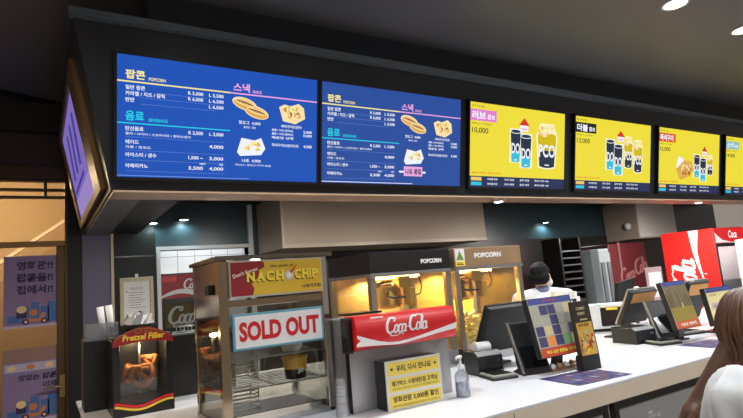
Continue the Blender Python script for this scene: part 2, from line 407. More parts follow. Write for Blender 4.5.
# ------------------------------------------------------------------ menu screens
W_, H_ = 1.21, .68
def u_of(t, d0=2.8, d1=3.43): return d0*t/(d1-(d1-d0)*t)
E_blue1 = em('blue_a', (34, 84, 182)); E_blue2 = em('blue_b', (46, 80, 158)); E_blue2k = E_blue2
E_white = em('white', (240, 244, 255)); E_yel = em('pale_yellow', (250, 236, 150)); E_cyan = em('cyan', (40, 205, 232)); E_pink = em('pink', (240, 168, 224))
E_line = em('thin_line', (120, 150, 220)); E_food1 = em('food_gold', (226, 170, 80)); E_food2 = em('food_pale', (250, 226, 170)); E_food3 = em('food_brown', (160, 98, 48))
E_yellow = em('screen_yellow', (240, 222, 62)); E_navy = em('navy', (44, 52, 88)); E_mag = em('label_pink', (226, 130, 206)); E_blk = em('label_black', (36, 38, 40)); E_redl = em('label_red', (222, 88, 40))
E_ink = em('screen_ink', (80, 74, 30)); E_cup = em('cup_navy', (42, 52, 74)); E_cupc = em('cup_cyan', (60, 190, 220)); E_arrow = em('arrow_red', (220, 52, 44)); E_tag = em('tag_cream', (236, 200, 110)); E_grey = em('label_grey', (140, 190, 190))
E_tagy = em('bucket_yellow', (214, 186, 18)); E_halo = em('halo', (250, 246, 206))
def food_hotdog(P, x, y, w, h):
    for dx, dy in ((-.18, .2), (.16, -.18)):
        P.disc(x+(.5+dx)*w, y+(.5+dy)*h, .36*w, .31*h, E_food2, 1, 20, R(-14))
        P.disc(x+(.5+dx)*w, y+(.5+dy)*h-.02*h, .32*w, .24*h, E_food1, 2, 20, R(-14))
        P.disc(x+(.5+dx)*w, y+(.5+dy)*h+.05*h, .30*w, .13*h, E_food2, 3, 18, R(-14))
        P.disc(x+(.5+dx)*w, y+(.5+dy)*h+.05*h, .26*w, .075*h, E_food3, 4, 16, R(-14))
        P.stroke([(x+(.5+dx-.2+k*.045)*w, y+(.5+dy)*h+h*(.09+.04*(-1)**k-.022*k)) for k in range(10)], lambda t, a, b: .018*w, E_yel, 5)
def food_tray(P, x, y, w, h):
    P.poly([(x, y+.75*h), (x+.15*w, y+.1*h), (x+.62*w, y), (x+w, y+.3*h), (x+.95*w, y+.8*h), (x+.75*w, y+h), (x+.45*w, y+.85*h), (x+.2*w, y+.9*h)], E_food2, 1)
    rnd = random.Random(3)
    for k in range(16): P.disc(x+w*(.2+.65*rnd.random()), y+h*(.3+.45*rnd.random()), .09*w, .055*h, (E_food1, E_yel, E_food1, E_food3)[k % 4], 2, 8, rnd.random()*3)
def food_nachos(P, x, y, w, h):
    P.poly([(x, y+.2*h), (x+.1*w, y), (x+.85*w, y+.1*h), (x+w, y+.45*h), (x+.85*w, y+h), (x+.6*w, y+.85*h), (x+.15*w, y+.95*h)], E_white, 1)
    rnd = random.Random(5)
    for k in range(14):
        a = rnd.random()*6; cx, cy = x+w*(.28+.5*rnd.random()), y+h*(.35+.4*rnd.random())
        P.poly([(cx+.1*w*cos(a+j*2.1), cy+.14*h*sin(a+j*2.1)) for j in range(3)], (E_food1, E_yel, E_food2)[k % 3], 2)
def menu_blue(P, sold):
    X = lambda u: u*W_-W_/2
    Y = lambda v: (1-v)*H_
    def T(s, u, v, h, m=E_white, w=None, al='l', b=.02): P.text(s, X(u), Y(v)-h*H_/2, h*H_, m, w*W_ if w else None, b, 3, al)
    T('팝콘', .035, .155, .075, E_yel, .085, b=.03); T('POPCORN', .135, .18, .028, E_yel, .075)
    P.rect(X(0), Y(.222), .52*W_, .012*H_, E_yel); P.rect(X(.52), Y(.222), .48*W_, .012*H_, E_pink)
    for v, s, p in ((.262, '일반 팝콘', ('R 5,000', 'L 5,500')), (.312, '카라멜 / 치즈 / 갈릭', ('R 6,000', 'L 6,500')), (.364, '반반', ('', 'L 6,500'))):
        T(s, .035, v, .036); P.rect(X(.17 if v < .3 else .1), Y(v+.03), .38*W_*(.6 if v < .3 else .9), .0022*H_, E_line)
        for j, q in enumerate(p):
            if q: T(q, .385+.10*j, v, .034, w=.072, al='r')
    T('음료', .035, .495, .08, E_cyan, .08, b=.03); T('BEVERAGE', .135, .52, .028, E_cyan, .085); P.rect(X(0), Y(.562), .52*W_, .010*H_, E_cyan)
    for v, s, q, p in ((.60, '탄산음료', '콜라 / 사이다 / 스프라이트 / 환타오렌지', ('R 2,500', 'L 3,000')), (.71, '에이드', '자몽 / 청포도', ('', '4,000')), (.815, '아이스티 / 생수', '', ('1,500 ~', '3,000')), (.905, '아메리카노', '', ('3,500', '4,000'))):
        T(s, .035, v, .036)
        if q: T(q, .035, v+.042, .022, b=.01, w=.29 if v < .65 else .11)
        for j, r in enumerate(p):
            if r: T(r, .385+.10*j, v+.004, .034, w=.07, al='r')
        P.rect(X(.035), Y(v+(.07 if q else .045)), .46*W_, .0022*H_, E_line)
    T('HOT', .37, .868, .018); T('ICE', .465, .868, .018)
    T('스낵', .535, .16, .08, E_pink, .085, b=.03); T('SNACK', .635, .185, .028, E_pink, .05)
    food_hotdog(P, X(.535), Y(.43), .185*W_, .18*H_); T('핫도그  4,000', .62, .475, .034, al='c', w=.115); T('플레인 / 칠리', .62, .515, .02, al='c', b=.01)
    food_tray(P, X(.78), Y(.45), .15*W_, .2*H_); T('버터구이오징어', .85, .478, .03, al='c', w=.115)
    for v, s, q in ((.52, '몸통 / 다리 (반마리)', '5,000'), (.555, '몸통 + 다리 (한마리)', '10,000'), (.59, '매운맛 선택', '')):
        T(s, .74, v, .026, w=.12); 
        if q: T(q, .97, v, .028, al='r', w=.05)
    T('즉석구이오징어다리', .74, .66, .03, w=.15); T('4,500', .97, .66, .03, al='r', w=.05)
    food_nachos(P, X(.555), Y(.78), .15*W_, .175*H_)
    if sold:
        P.rect(X(.555), Y(.905), .14*W_, .105*H_, E_pink, 3); P.text('나쵸 품절', X(.625), Y(.885), .062*H_, E_navy, .12*W_, .03, 5, 'c')
        P.rect(X(.52), Y(.87), .2*W_, .02*H_, E_white, 2)
    else:
        T('나쵸  4,900', .63, .82, .034, al='c', w=.10); T('치즈소스 / 칠리소스 추가시 500원', .64, .86, .02, al='c', w=.19, b=.01)
    P.rect(X(.0), Y(.99), .62*W_, .006*H_, E_white if sold else E_line)
def cup(P, x, y, w, h):
    P.rect(x-.09*w, y-.02*h, 1.18*w, 1.04*h, E_halo, 1)
    P.poly([(x, y+h*.93), (x+.1*w, y+.02*h), (x+.3*w, y), (x+.7*w, y), (x+.9*w, y+.02*h), (x+w, y+h*.93)], E_cup, 2)
    P.poly([(x+.06*w, y+.32*h), (x+.1*w, y+.02*h), (x+.3*w, y), (x+.7*w, y), (x+.9*w, y+.02*h), (x+.94*w, y+.32*h)], E_cupc, 3)
    P.text('DO', x+.5*w, y+.26*h, .32*h, E_white, .84*w, .03, 4, 'c')
    P.disc(x+w/2, y+h*.93, w*.54, h*.065, E_white, 3); P.disc(x+w/2, y+h*.935, w*.47, h*.05, E_cup, 4)
    P.rect(x+.38*w, y+.05*h, .26*w, .035*h, E_white, 4)
def bucket(P, x, y, w, h):
    P.poly([(x-.08*w, y+.74*h), (x+.03*w, y), (x+.3*w, y-.03*h), (x+.7*w, y-.03*h), (x+.97*w, y), (x+1.08*w, y+.74*h), (x+.85*w, y+1.02*h), (x+.15*w, y+1.02*h)], E_halo, 1)
    P.poly([(x, y+h*.72), (x+.1*w, y+.03*h), (x+.35*w, y), (x+.65*w, y), (x+.9*w, y+.03*h), (x+w, y+h*.72)], E_tagy, 2)
    P.poly([(x+.05*w, y+.40*h), (x+.1*w, y+.03*h), (x+.35*w, y), (x+.65*w, y), (x+.9*w, y+.03*h), (x+.95*w, y+.40*h)], E_cup, 3)
    P.text('PCO', x+.5*w, y+.24*h, .30*h, E_white, .88*w, .03, 4, 'c'); P.rect(x+.38*w, y+.05*h, .24*w, .025*h, E_white, 4)
    P.disc(x+w/2, y+h*.74, w*.5, h*.07, E_tagy, 4)
    rnd = random.Random(9)
    for k in range(34):
        a = rnd.random()*2*pi; r = rnd.random()**.5
        P.disc(x+w*(.5+.46*r*cos(a)), y+h*(.84+.13*r*sin(a)), .085*w, .04*h, (E_yel, E_food2, E_halo, E_tag)[k % 4], 5+k % 3, 8)
def menu_yellow(P, label, small, lab_m, price, kinds):
    X = lambda u: u*W_-W_/2
    Y = lambda v: (1-v)*H_
    P.text('메가 추천 세트', X(.02), Y(.055), .025*H_, E_ink, .12*W_, .01)
    P.rect(X(0), Y(.215), .255*W_, .135*H_, lab_m)
    P.text(label, X(.02), Y(.2), .1*H_, E_white, (.13 if small else .2)*W_, .04)
    if small: P.text(small, X(.165), Y(.19), .06*H_, E_white, .075*W_, .03)
    P.text('팝콘(L)1 + 탄산(R)2', X(.02), Y(.262), .025*H_, E_ink, .19*W_, .01)
    P.text(price, X(.02), Y(.37), .075*H_, E_blk, .155*W_, .01)
    P.text('세트구매시 변경 안내', X(.02), Y(.845), .026*H_, E_arrow, .28*W_, .01)
    P.rect(X(0), 0, W_, .13*H_, E_navy)
    for v, m in ((.925, E_tag), (.982, E_cupc)):
        P.rect(X(.015), Y(v), .10*W_, .042*H_, m, 2)
        for u, s in ((.17, '카라멜 변경'), (.34, '치즈 변경'), (.50, '갈릭 변경'), (.66, '에이드 변경 +500')):
            P.text(s, X(u), Y(v)+.008*H_, .026*H_, E_white, .10*W_ if u < .6 else .16*W_, .02)
    for k, u, v0, v1, wd in kinds:
        if k == 'cup': cup(P, X(u), Y(v1), wd*W_, (v1-v0)*H_)
        elif k == 'bucket': bucket(P, X(u), Y(v1), wd*W_, (v1-v0)*H_)
        elif k == 'arrow':
            x, y, ww, hh = X(u), Y(v1), wd*W_, (v1-v0)*H_
            P.poly([(x, y+.45*hh), (x+ww, y+.45*hh), (x+.5*ww, y+hh)], E_arrow, 2); P.rect(x+.12*ww, y, .76*ww, .45*hh, E_white, 2); P.rect(x+.2*ww, y+.12*hh, .6*ww, .12*hh, E_pink, 3)
        else:
            x, y, ww, hh = X(u), Y(v1), wd*W_, (v1-v0)*H_
            P.poly([(x, y+.5*hh), (x+.12*ww, y+hh), (x+.4*ww, y+.9*hh), (x+.4*ww, y+.4*hh)], E_white, 2)
            P.poly([(x, y+.45*hh), (x+.22*ww, y), (x+.6*ww, y+.12*hh), (x+ww, y+.45*hh), (x+.85*ww, y+.8*hh), (x+.45*ww, y+.85*hh)], E_food1, 3)
            rnd = random.Random(4)
            for j in range(16): P.disc(x+ww*(.2+.62*rnd.random()), y+hh*(.25+.45*rnd.random()), .09*ww, .05*hh, (E_food3, E_food2)[j % 2], 4, 8, rnd.random()*3)
bez = mat('screen_bezel', (17, 17, 20), .3)
xs = [(.367, 1.218), (1.621, 1.216), (2.934, 1.132), (4.213, 1.187), (5.547, 1.224), (6.916, 1.22)]
defs = [('blue', False, E_blue1), ('blue', True, E_blue2),
        ('러브', '콤보', E_mag, '10,000', [('cup', .40, .27, .68, .105), ('cup', .505, .32, .74, .115), ('arrow', .485, .12, .29, .115), ('bucket', .69, .17, .73, .21)]),
        ('더블', '콤보', E_blk, '13,000', [('cup', .385, .27, .70, .105), ('cup', .49, .33, .77, .11), ('arrow', .52, .13, .29, .11), ('bucket', .625, .21, .66, .115), ('bucket', .755, .25, .72, .125)]),
        ('즉석구이', '', E_redl, '15,000', [('snack', .27, .42, .80, .29), ('cup', .56, .37, .74, .095), ('cup', .665, .42, .80, .10), ('arrow', .69, .22, .38, .09), ('bucket', .785, .36, .69, .10)]),
        ('스낵', '세트', E_grey, '14,000', [('cup', .45, .27, .68, .105), ('bucket', .6, .2, .72, .16)])]
labs = ['bright blue price screen at the end of the menu row, nacho offer still listed', 'darker blue price screen with a pink strip over the nacho item',
        'yellow combo screen with pink heading, two cups and one popcorn bucket', 'yellow combo screen with black heading, two cups and two popcorn buckets',
        'yellow combo screen with red heading and a grilled snack beside the cups', 'yellow combo screen with grey heading above the cola fridge']
for i, ((x0, wid), df) in enumerate(zip(xs, defs)):
    t = thing('menu_screen', labs[i], 'menu screen', (x0+wid/2, 3.108+H_*sin(R(10.223)), 2.868-H_*cos(R(10.223))), rx=R(10.223), group='menu screens in the bulkhead'); t.scale.x = wid/W_
    yb = .028
    e = .015
    fr = MB().box(-W_/2-e, -.006, -.02, W_/2+e, yb, 0).box(-W_/2-e, -.006, H_, W_/2+e, yb, H_+.02).box(-W_/2-e, -.006, 0, -W_/2, yb, H_).box(W_/2, -.006, 0, W_/2+e, yb, H_)
    fr.build('bezel', bez, t)
    blue = df[0] == 'blue'
    box(-W_/2, .0, 0, W_/2, yb-.002, H_).build('panel', df[2] if blue else E_yellow, t)
    P = Print()
    if blue: menu_blue(P, df[1])
    else: menu_yellow(P, *df)
    P.build('menu_print', t, (0, -.0005, 0), (1,0,0), (0,0,1))
# light box on the bulkhead's end
ev = Vector((-.1985, 0, .980)); eu = Vector((0, -1, 0)); nn = eu.cross(ev)
base = Vector((ex(zb), 0, zb))
es = thing('end_screen', 'violet light box in a broad gold frame on the end of the bulkhead', 'screen', (ex(2.17), 4.35, 2.17))
def EP(y, s_, off): return tuple(Vector((0, y-4.35, 0))+ev*s_+nn*off)
fr = MB()
oy0, oy1, os0, os1 = 3.43, 5.26, .0, .79; iy0, iy1, is0, is1 = 3.74, 5.10, .05, .745
def slab(a, b, c_, d_):
    fr.hexa([EP(y, s_, .001) for y, s_ in (a, b, c_, d_)], [EP(y, s_, .03) for y, s_ in (a, b, c_, d_)])
slab((oy0, os0), (oy1, os0), (iy1, is0), (iy0, is0)); slab((oy0, os1), (iy0, is1), (iy1, is1), (oy1, os1))
slab((oy0, os0), (iy0, is0), (iy0, is1), (oy0, os1)); slab((oy1, os0), (oy1, os1), (iy1, is1), (iy1, is0))
fr.build('frame', mat('gold_frame_end', (124, 98, 68), .45, .5), es)
pn = MB().hexa([EP(y, s_, .001) for y, s_ in ((iy0, is0), (iy1, is0), (iy1, is1), (iy0, is1))], [EP(y, s_, .014) for y, s_ in ((iy0, is0), (iy1, is0), (iy1, is1), (iy0, is1))])
pn.build('panel', em('violet_panel', (132, 110, 190), .9), es)
P = Print(); Wd = iy1-iy0; E_vd = em('violet_dark', (72, 64, 150), .9); E_vl = em('violet_pale', (160, 138, 204), .9)
P.rect(.0, .0, Wd, .17, E_vl)
for k in range(3): P.poly([(.2+.3*k, .3), (.38+.3*k, .62), (.5+.3*k, .6), (.33+.3*k, .28)], E_vd)
P.rect(.08, .2, .9, .03, E_vd, 2)
P.build('print', es, EP(iy1, is0, .0145), eu, ev, .0006)

# ------------------------------------------------------------------ back of the servery
hoodm = mat('beige_hood', (172, 156, 140), .45, .1)
def hood(x0, x1, y0, z0, z1, label, extra=None):
    t = thing('extractor_hood', label, 'extractor hood', ((x0+x1)/2, (y0+YB)/2, z0), group='beige extractor hoods')
    w = (x1-x0)/2; dd = (YB-.035-y0)/2
    MB().box(-w, -dd, 0, w, dd, z1-z0).build('casing', hoodm, t, .004)
    MB().box(-w, -dd-.012, .0, w, -dd+.001, .035).box(-w, -dd-.012, .035, -w+.025, -dd+.001, z1-z0).build('edging', mat('hood_edging', (186, 172, 156), .4, .2), t, .003)
    return t
hood(1.92, 4.47, 4.70, 1.885, 2.40, 'long beige extractor hood hanging above the popcorn machines')
h2 = hood(7.60, 8.62, 4.80, 1.825, 2.40, 'short beige extractor hood with a white front near the cola fridges')
box(-.48, -.285, .02, .5, -.278, .57).build('white_cover', mat('white_cover', (242, 240, 236), .5), h2, label='white front cover')
MB().lathe([(.0, 0), (.05, .0), (.055, .03), (.03, .05), (.001, .052)], cap=False).build('sensor', M_white, h2).matrix_local = Matrix.Translation((-.511, -.13, .2)) @ Matrix.Rotation(R(-90), 4, 'Y')
# framed certificate
c = thing('framed_certificate', 'certificate in a pale wooden frame hung on the dark back wall', 'frame', (.755, YB-.022, 1.30))
fr = MB().box(-.14, -.02, 0, .14, 0, .035).box(-.14, -.02, .395, .14, 0, .43).box(-.14, -.02, .035, -.11, 0, .395).box(.11, -.02, .035, .14, 0, .395)
fr.build('frame', mat('pale_wood', (188, 176, 146), .45), c, .003)
box(-.11, -.008, .035, .11, -.001, .395).build('sheet', M_paper, c)
box(-.012, -.02, .43, .012, 0, .46).build('hook', M_white, c)
P = Print(); I_b = ink('blue', (70, 90, 150)); I_g = ink('grey', (120, 122, 128))
P.text('영업신고증', 0, .32, .022, I_g, .10, .01, 2, 'c')
for k in range(7): P.rect(-.07, .29-.022*k, .14-.02*(k % 3), .005, I_g)
P.disc(.02, .11, .018, .018, I_b); P.text('서울특별시장', .0, .07, .016, I_b, .08, .01, 2, 'c'); P.rect(-.09, .30, .012, .012, I_b)
P.build('print', c, (0, -.0085, 0))
# black drink fridge in the white room
bf = thing('drinks_fridge', 'black glass fronted cola fridge in the tiled back room', 'fridge', (1.34, 6.0, FZ))
fbk = mat('fridge_black', (22, 22, 24), .3)
fb = MB().box(-.34, -.26, 0, -.31, .3, 1.86).box(.31, -.26, 0, .34, .3, 1.86).box(-.31, .26, 0, .31, .3, 1.86).box(-.31, -.26, 0, .31, .26, .14).box(-.31, -.26, 1.6, .31, .26, 1.86)
fb.build('cabinet', fbk, bf, .004)
dr = MB().box(-.33, -.30, .15, -.28, -.265, 1.61).box(.28, -.30, .15, .33, -.265, 1.61).box(-.28, -.30, .15, .28, -.265, .2).box(-.28, -.30, 1.56, .28, -.265, 1.61)
do = dr.build('door', fbk, bf, .003)
box(-.28, -.285, .2, .28, -.279, 1.56).build('pane', glass('smoked_pane', (170, 175, 175), .1), do)
P = Print(); I_mar = ink('maroon', (150, 44, 50)); I_w = ink('white', (222, 222, 222)); I_gw = ink('etched_grey', (150, 156, 156))
P.rect(-.31, 0, .62, .24, I_mar); P.rect(-.29, .17, .13, .05, M_red, 2)
P.stroke([(-.31+.62*k/14, .02+.05*sin(k/14*5)) for k in range(15)], lambda t, a, b: .02+.03*sin(t*pi), I_w, 2)
script_cola(P, -.1, .09, .10, I_w)
P.build('header_print', bf, (0, -.2605, 1.61))
P = Print(); script_cola(P, -.27, 0, .17, I_gw); P.build('door_print', do, (0, -.2865, 1.36))
for z in (.5, .8, 1.1, 1.33):
    box(-.3, -.22, z, .3, .25, z+.012).build('shelf', M_steel, bf)
# standing cooler tower, slats shaped after light streaks, dark red fridge
ac = thing('air_conditioner', 'grey tower air conditioner standing in front of the black wall', 'air conditioner', (6.07, 4.5, FZ))
acg = mat('grey_plastic', (122, 132, 136), .45)
MB().prism([(-.16, .14), (-.16, -.08), (-.11, -.16), (.11, -.16), (.16, -.08), (.16, .14)], 'z', 0, 1.74).build('body', acg, ac, .012)
MB().prism([(-.15, .13), (-.15, -.075), (-.10, -.15), (.10, -.15), (.15, -.075), (.15, .13)], 'z', 1.74, 1.79).build('top_cap', mat('pale_grey_plastic', (130, 138, 141), .45), ac, .01)
for s_ in (-.06, .06): box(s_-.035, -.172, .5, s_+.035, -.158, 1.62).build('louvre', mat('grey_louvre', (74, 82, 86), .4), ac, .004)
rk = thing('streak_slats', 'dark slats shaped after light streaks beside the grey tower air conditioner', 'rack', (5.56, 4.45, FZ))
for sx in (-.18, .18): box(sx-.015, -.02, 0, sx+.015, .25, 1.95).build('upright', M_dark, rk)
for k in range(9): box(-.165, -.02, 1.1+.085*k, .165, .2, 1.118+.085*k).build('slat', mat('slat_streak', (84, 88, 92), .35, .8), rk)  # slats stand in for light streaks on the glossy black wall
mf = thing('drinks_fridge', 'dark maroon fridge with faint script behind the clear card stand', 'fridge', (6.95, 4.9, FZ))
box(-.42, -.3, 0, .42, .3, 1.86).build('cabinet', mat('maroon_steel', (70, 24, 28), .35), mf, .012)
P = Print(); script_cola(P, -.22, 1.28, .2, ink('faint_maroon', (128, 84, 84)), 2, R(18)); P.rect(-.2, 1.5, .03, .38, ink('brown_grey', (110, 92, 88)), 1); P.build('front_print', mf, (0, -.3005, 0))
# red cola fridge
rf = thing('drinks_fridge', 'bright red cola fridge with white script along its side', 'fridge', (7.63, 3.94, FZ))
redp = mat('cola_red', (206, 34, 30), .35)
fb = MB().box(-.38, -.34, 0, -.34, .34, 1.93).box(.34, -.34, 0, .38, .34, 1.93).box(-.34, .3, 0, .34, .34, 1.93).box(-.34, -.30, 0, .34, .3, .16).box(-.34, -.34, 1.75, .34, .3, 1.93)
fb.build('cabinet', redp, rf, .006)
P = Print(); I_wt = ink('bright_white', (236, 234, 232))
# side print: u runs towards the camera (-y), v up
pts_r = [(.40, 1.93), (.40, 1.8), (.43, 1.65), (.50, 1.5), (.56, 1.36), (.585, 1.3)]
pts_l = [(.555, 1.3), (.51, 1.42), (.43, 1.6), (.34, 1.75), (.31, 1.93)]
P.poly([(.372, 1.925), (.50, 1.925), (.476, 1.81), (.452, 1.66), (.462, 1.5), (.49, 1.28), (.478, 1.28), (.42, 1.5), (.394, 1.66), (.382, 1.81)], I_wt, 1)
script_cola(P, .40, .52, .31, I_wt, 2, R(90))
P.rect(.50, 1.36, .03, .012, I_wt, 2)
P.build('side_print', rf, (-.3805, .34, 0), (0,-1,0), (0,0,1))
box(-.37, -.352, 1.745, .37, -.338, 1.925).build('lit_header', em('header_red', (226, 40, 44), 1), rf)
P = Print(); E_hw = em('header_white', (250, 240, 240), 1); P.poly([(-.37, .0), (-.37, .13), (-.3, .08), (-.2, .03), (0, .0)], E_hw); P.text('Coca', -.05, .05, .1, E_hw, .22, .04, 2, 'l', 0, .2); P.build('header_print', rf, (0, -.3525, 1.745))
do = MB().box(-.37, -.352, .17, -.345, -.338, 1.735).box(.345, -.352, .17, .37, -.338, 1.735).box(-.345, -.352, .17, .345, -.338, .21).box(-.345, -.352, 1.69, .345, -.338, 1.735).build('door', M_blackm, rf)
box(-.345, -.348, .21, .345, -.343, 1.69).build('pane', M_glass, do)
M_liner = mat('white_liner', (226, 230, 230), .4)
MB().box(-.339, -.30, .165, -.33, .295, 1.745).box(.33, -.30, .165, .339, .295, 1.745).build('liner', M_liner, rf)
box(-.33, .27, .18, .33, .29, 1.74).build('light_panel', em('fridge_glow', (222, 240, 236), 1.3), rf)
for z in (.35, .8, 1.25): box(-.325, -.28, z, .325, .26, z+.012).build('shelf', M_steel, rf)
point((7.63, 3.85, 1.55), 7, (.95, 1, 1), .05)
# grey display fridge
gf = thing('display_fridge', 'grey framed glass fridge in front of the red cola fridge', 'fridge', (7.76, 3.14, FZ))
gm = mat('grey_enamel', (176, 176, 176), .4)
fb = MB().box(-.36, -.04, 0, -.32, .3, 1.76).box(.32, -.04, 0, .36, .3, 1.76).box(-.32, .26, 0, .32, .3, 1.76).box(-.32, -.04, 0, .32, .26, .2).box(-.32, -.04, 1.64, .32, .26, 1.76)
fb.build('cabinet', gm, gf, .005)
do = MB().box(-.36, -.075, .2, -.31, -.042, 1.75).box(.31, -.075, .2, .36, -.042, 1.75).box(-.31, -.075, .2, .31, -.042, .27).box(-.31, -.075, 1.65, .31, -.042, 1.75).build('door', gm, gf, .004)
box(-.31, -.062, .27, .31, -.054, 1.65).build('pane', M_glass, do)
box(-.315, .24, .21, .315, .255, 1.63).build('light_panel', em('case_glow', (240, 240, 218), 1.2), gf)
MB().box(-.319, -.03, .21, -.312, .24, 1.63).box(.312, -.03, .21, .319, .24, 1.63).build('liner', M_liner, gf)
for z in (.55, .9, 1.25): box(-.31, -.02, z, .31, .23, z+.012).build('shelf', M_steel, gf)

# ------------------------------------------------------------------ counter
ct = thing('service_counter', 'long white topped service counter with black framed front panels', 'counter', (.17, 1.53, FZ))
M_top = mat('white_worktop', (220, 221, 225), .22, 0, .02, 3)
M_face = mat('beige_front', (214, 198, 178), .5, 0, .05, 6)
H = 1-FZ; L = 5.75
top = MB().prism([(0, 0), (L, 0), (L, 1.36), (2.62, 1.36), (2.62, 1.95), (0, 1.95)], 'z', H-.012, H)
top.build('worktop', M_top, ct, .003)
MB().prism([(.0, .001), (L, .001), (L, .03), (.0, .03)], 'z', H-.082, H-.012).build('fascia', M_face, ct, .002)
MB().prism([(.02, .03), (L-.02, .03), (L-.02, 1.34), (2.6, 1.34), (2.6, 1.93), (.02, 1.93)], 'z', 0, H-.012).build('body', mat('grey_beige_side', (200, 192, 182), .55), ct)
# joint and round screw cover on the fascia
jx = 1.487-.17
box(jx, -.0012, H-.088, jx+.0018, .003, H-.014).build('joint', mat('joint_dark', (120, 108, 94), .6), ct)
MB().lathe([(.0045, 0), (.0045, .003)], n=12).build('screw_cover', mat('joint_dark', (120, 108, 94), .6), ct).matrix_local = Matrix.Translation((jx-.025, .004, H-.045)) @ Matrix.Rotation(R(90), 4, 'X')
M_pgrey = mat('smoked_panel', (140, 138, 136), .4)
M_frame = mat('panel_frame', (22, 20, 20), .4)
for x0, x1 in ((.02, .62), (.66, 1.2), (1.23, 1.86), (1.90, 2.86), (2.90, 3.86), (3.90, 4.86), (4.90, 5.72)):
    fp = MB().box(x0, .004, .12, x1, .029, .16).box(x0, .004, H-.114, x1, .029, H-.084).box(x0, .004, .16, x0+.03, .029, H-.114).box(x1-.03, .004, .16, x1, .029, H-.114).build('panel_frame', M_frame, ct, .002)
    box(x0+.03, .012, .16, x1-.03, .029, H-.114).build('front_panel', M_pgrey, fp)
P = Print(); P.text('안내', .06, .0, .02, ink('pale_grey', (190, 188, 184)), .085, .02, 2, 'c'); P.rect(.018, .024, .03, .012, ink('pale_grey', (190, 188, 184)))
P.build('panel_print', ct, (2.12, .0115, H-.20))

# ------------------------------------------------------------------ things on the counter, far end first
bk1 = thing('black_box', 'plain black box on the counter end behind the pretzel warmer', 'box', (.305, 3.15, 1))
box(-.12, -.1, 0, .12, .1, .333).build('case', M_black, bk1, .004); box(-.12, -.1, .333, .12, .1, .338).build('lid', mat('grey_lid', (96, 96, 100), .4), bk1)
bk2 = thing('black_box', 'plain black box between the pretzel warmer and the nacho warmer', 'box', (.74, 3.15, 1))
box(-.185, -.1, 0, .185, .1, .313).build('case', M_black, bk2, .004); box(-.185, -.1, .313, .185, .1, .319).build('lid', mat('grey_lid', (96, 96, 100), .4), bk2)
ab = thing('acrylic_box', 'small clear acrylic box on the black box at the counter end', 'box', (.27, 3.15, 1.339))
hz = glass('acrylic', (225, 228, 232), .12, .05, .12)
MB().box(-.075, -.06, 0, .075, .06, .004).box(-.075, -.06, .004, -.071, .06, .075).box(.071, -.06, .004, .075, .06, .075).box(-.071, -.06, .004, .071, -.056, .075).box(-.071, .056, .004, .071, .06, .075).build('case', hz, ab)
for k, (xx, zz, lb) in enumerate(((.282, .15, 'white paper sleeve standing in the acrylic box, nearer the wall'), (.322, .155, 'white paper sleeve standing in the acrylic box, nearer the pretzel sign'))):
    s_ = MB().lathe([(.013, 0), (.017, zz), (.014, zz), (.011, .002)], n=16).build('paper_sleeve', M_paper)
    s_.location = (xx, 3.14, 1.346); s_.rotation_euler = (0, R(-6), 0); tag(s_, lb, 'paper sleeve')
# pretzel warmer
pz = thing('pretzel_warmer', 'black pretzel warmer with an arched red and yellow sign', 'food warmer', (.41, 2.88, 1))
w = .13; M_pb = mat('warmer_black', (20, 20, 21), .35)
MB().box(-w, -.13, 0, w, .12, .055).box(-w, -.125, .055, -w+.03, .12, .33).box(w-.03, -.125, .055, w, .12, .33).box(-w+.03, .1, .055, w-.03, .12, .33).box(-w, -.125, .33, w, .12, .35).build('case', M_pb, pz, .003)
ar = [(-w, .312)]+[(-w+.006+(2*w-.012)*k/16, .342+.046*sin(pi*k/16)) for k in range(17)]+[(w, .312)]
lowr = [(-w+2*w*(16-k)/16, .308+.016*sin(pi*(16-k)/16)) for k in range(17)]
MB().prism([(p[0], p[1]) for p in ar]+lowr[0:17], 'y', -.140, -.126).build('sign', mat('sign_maroon', (150, 26, 30), .4), pz)
P = Print(); I_y = ink('yellow', (240, 196, 60)); I_w2 = ink('cream', (240, 230, 210)); I_br = ink('brown', (150, 84, 36))
P.text('Pretzel Filler', 0, .331, .028, I_y, .18, .03, 3, 'c', 0, .15)
for dx in (-.022, .022): P.stroke(arc(dx, .373, .014, .010, 0, 360, 14), lambda t, a, b: .007, I_br, 2)
P.stroke([(p[0], p[1]-.006) for p in ar[1:-1]], lambda t, a, b: .004, I_br, 2)
P.build('sign_print', pz, (0, -.1405, 0))
wave = lambda x, o: .03+o+.012*cos(x/.13*pi)*-1+.006*sin(x/.13*pi)
P = Print()
for o_, m_, wd in ((.022, M_red, .012), (.008, I_y, .010)):
    P.stroke([(-.125+.25*k/24, wave(-.125+.25*k/24, o_)+.0) for k in range(25)], lambda t, a, b, wd=wd: wd, m_, 2)
P.build('case_print', pz, (0, -.1305, 0))
box(-w+.03, -.12, .055, w-.03, -.116, .325).build('pane', glass('pretzel_pane', (240, 235, 225), .06), pz)
MB().tube([(0, 0, .06), (0, 0, .32)], .006, 8).build('spindle', M_steel, pz)
dough = mat('baked_dough', (196, 126, 66), .5, 0, .3, 40)
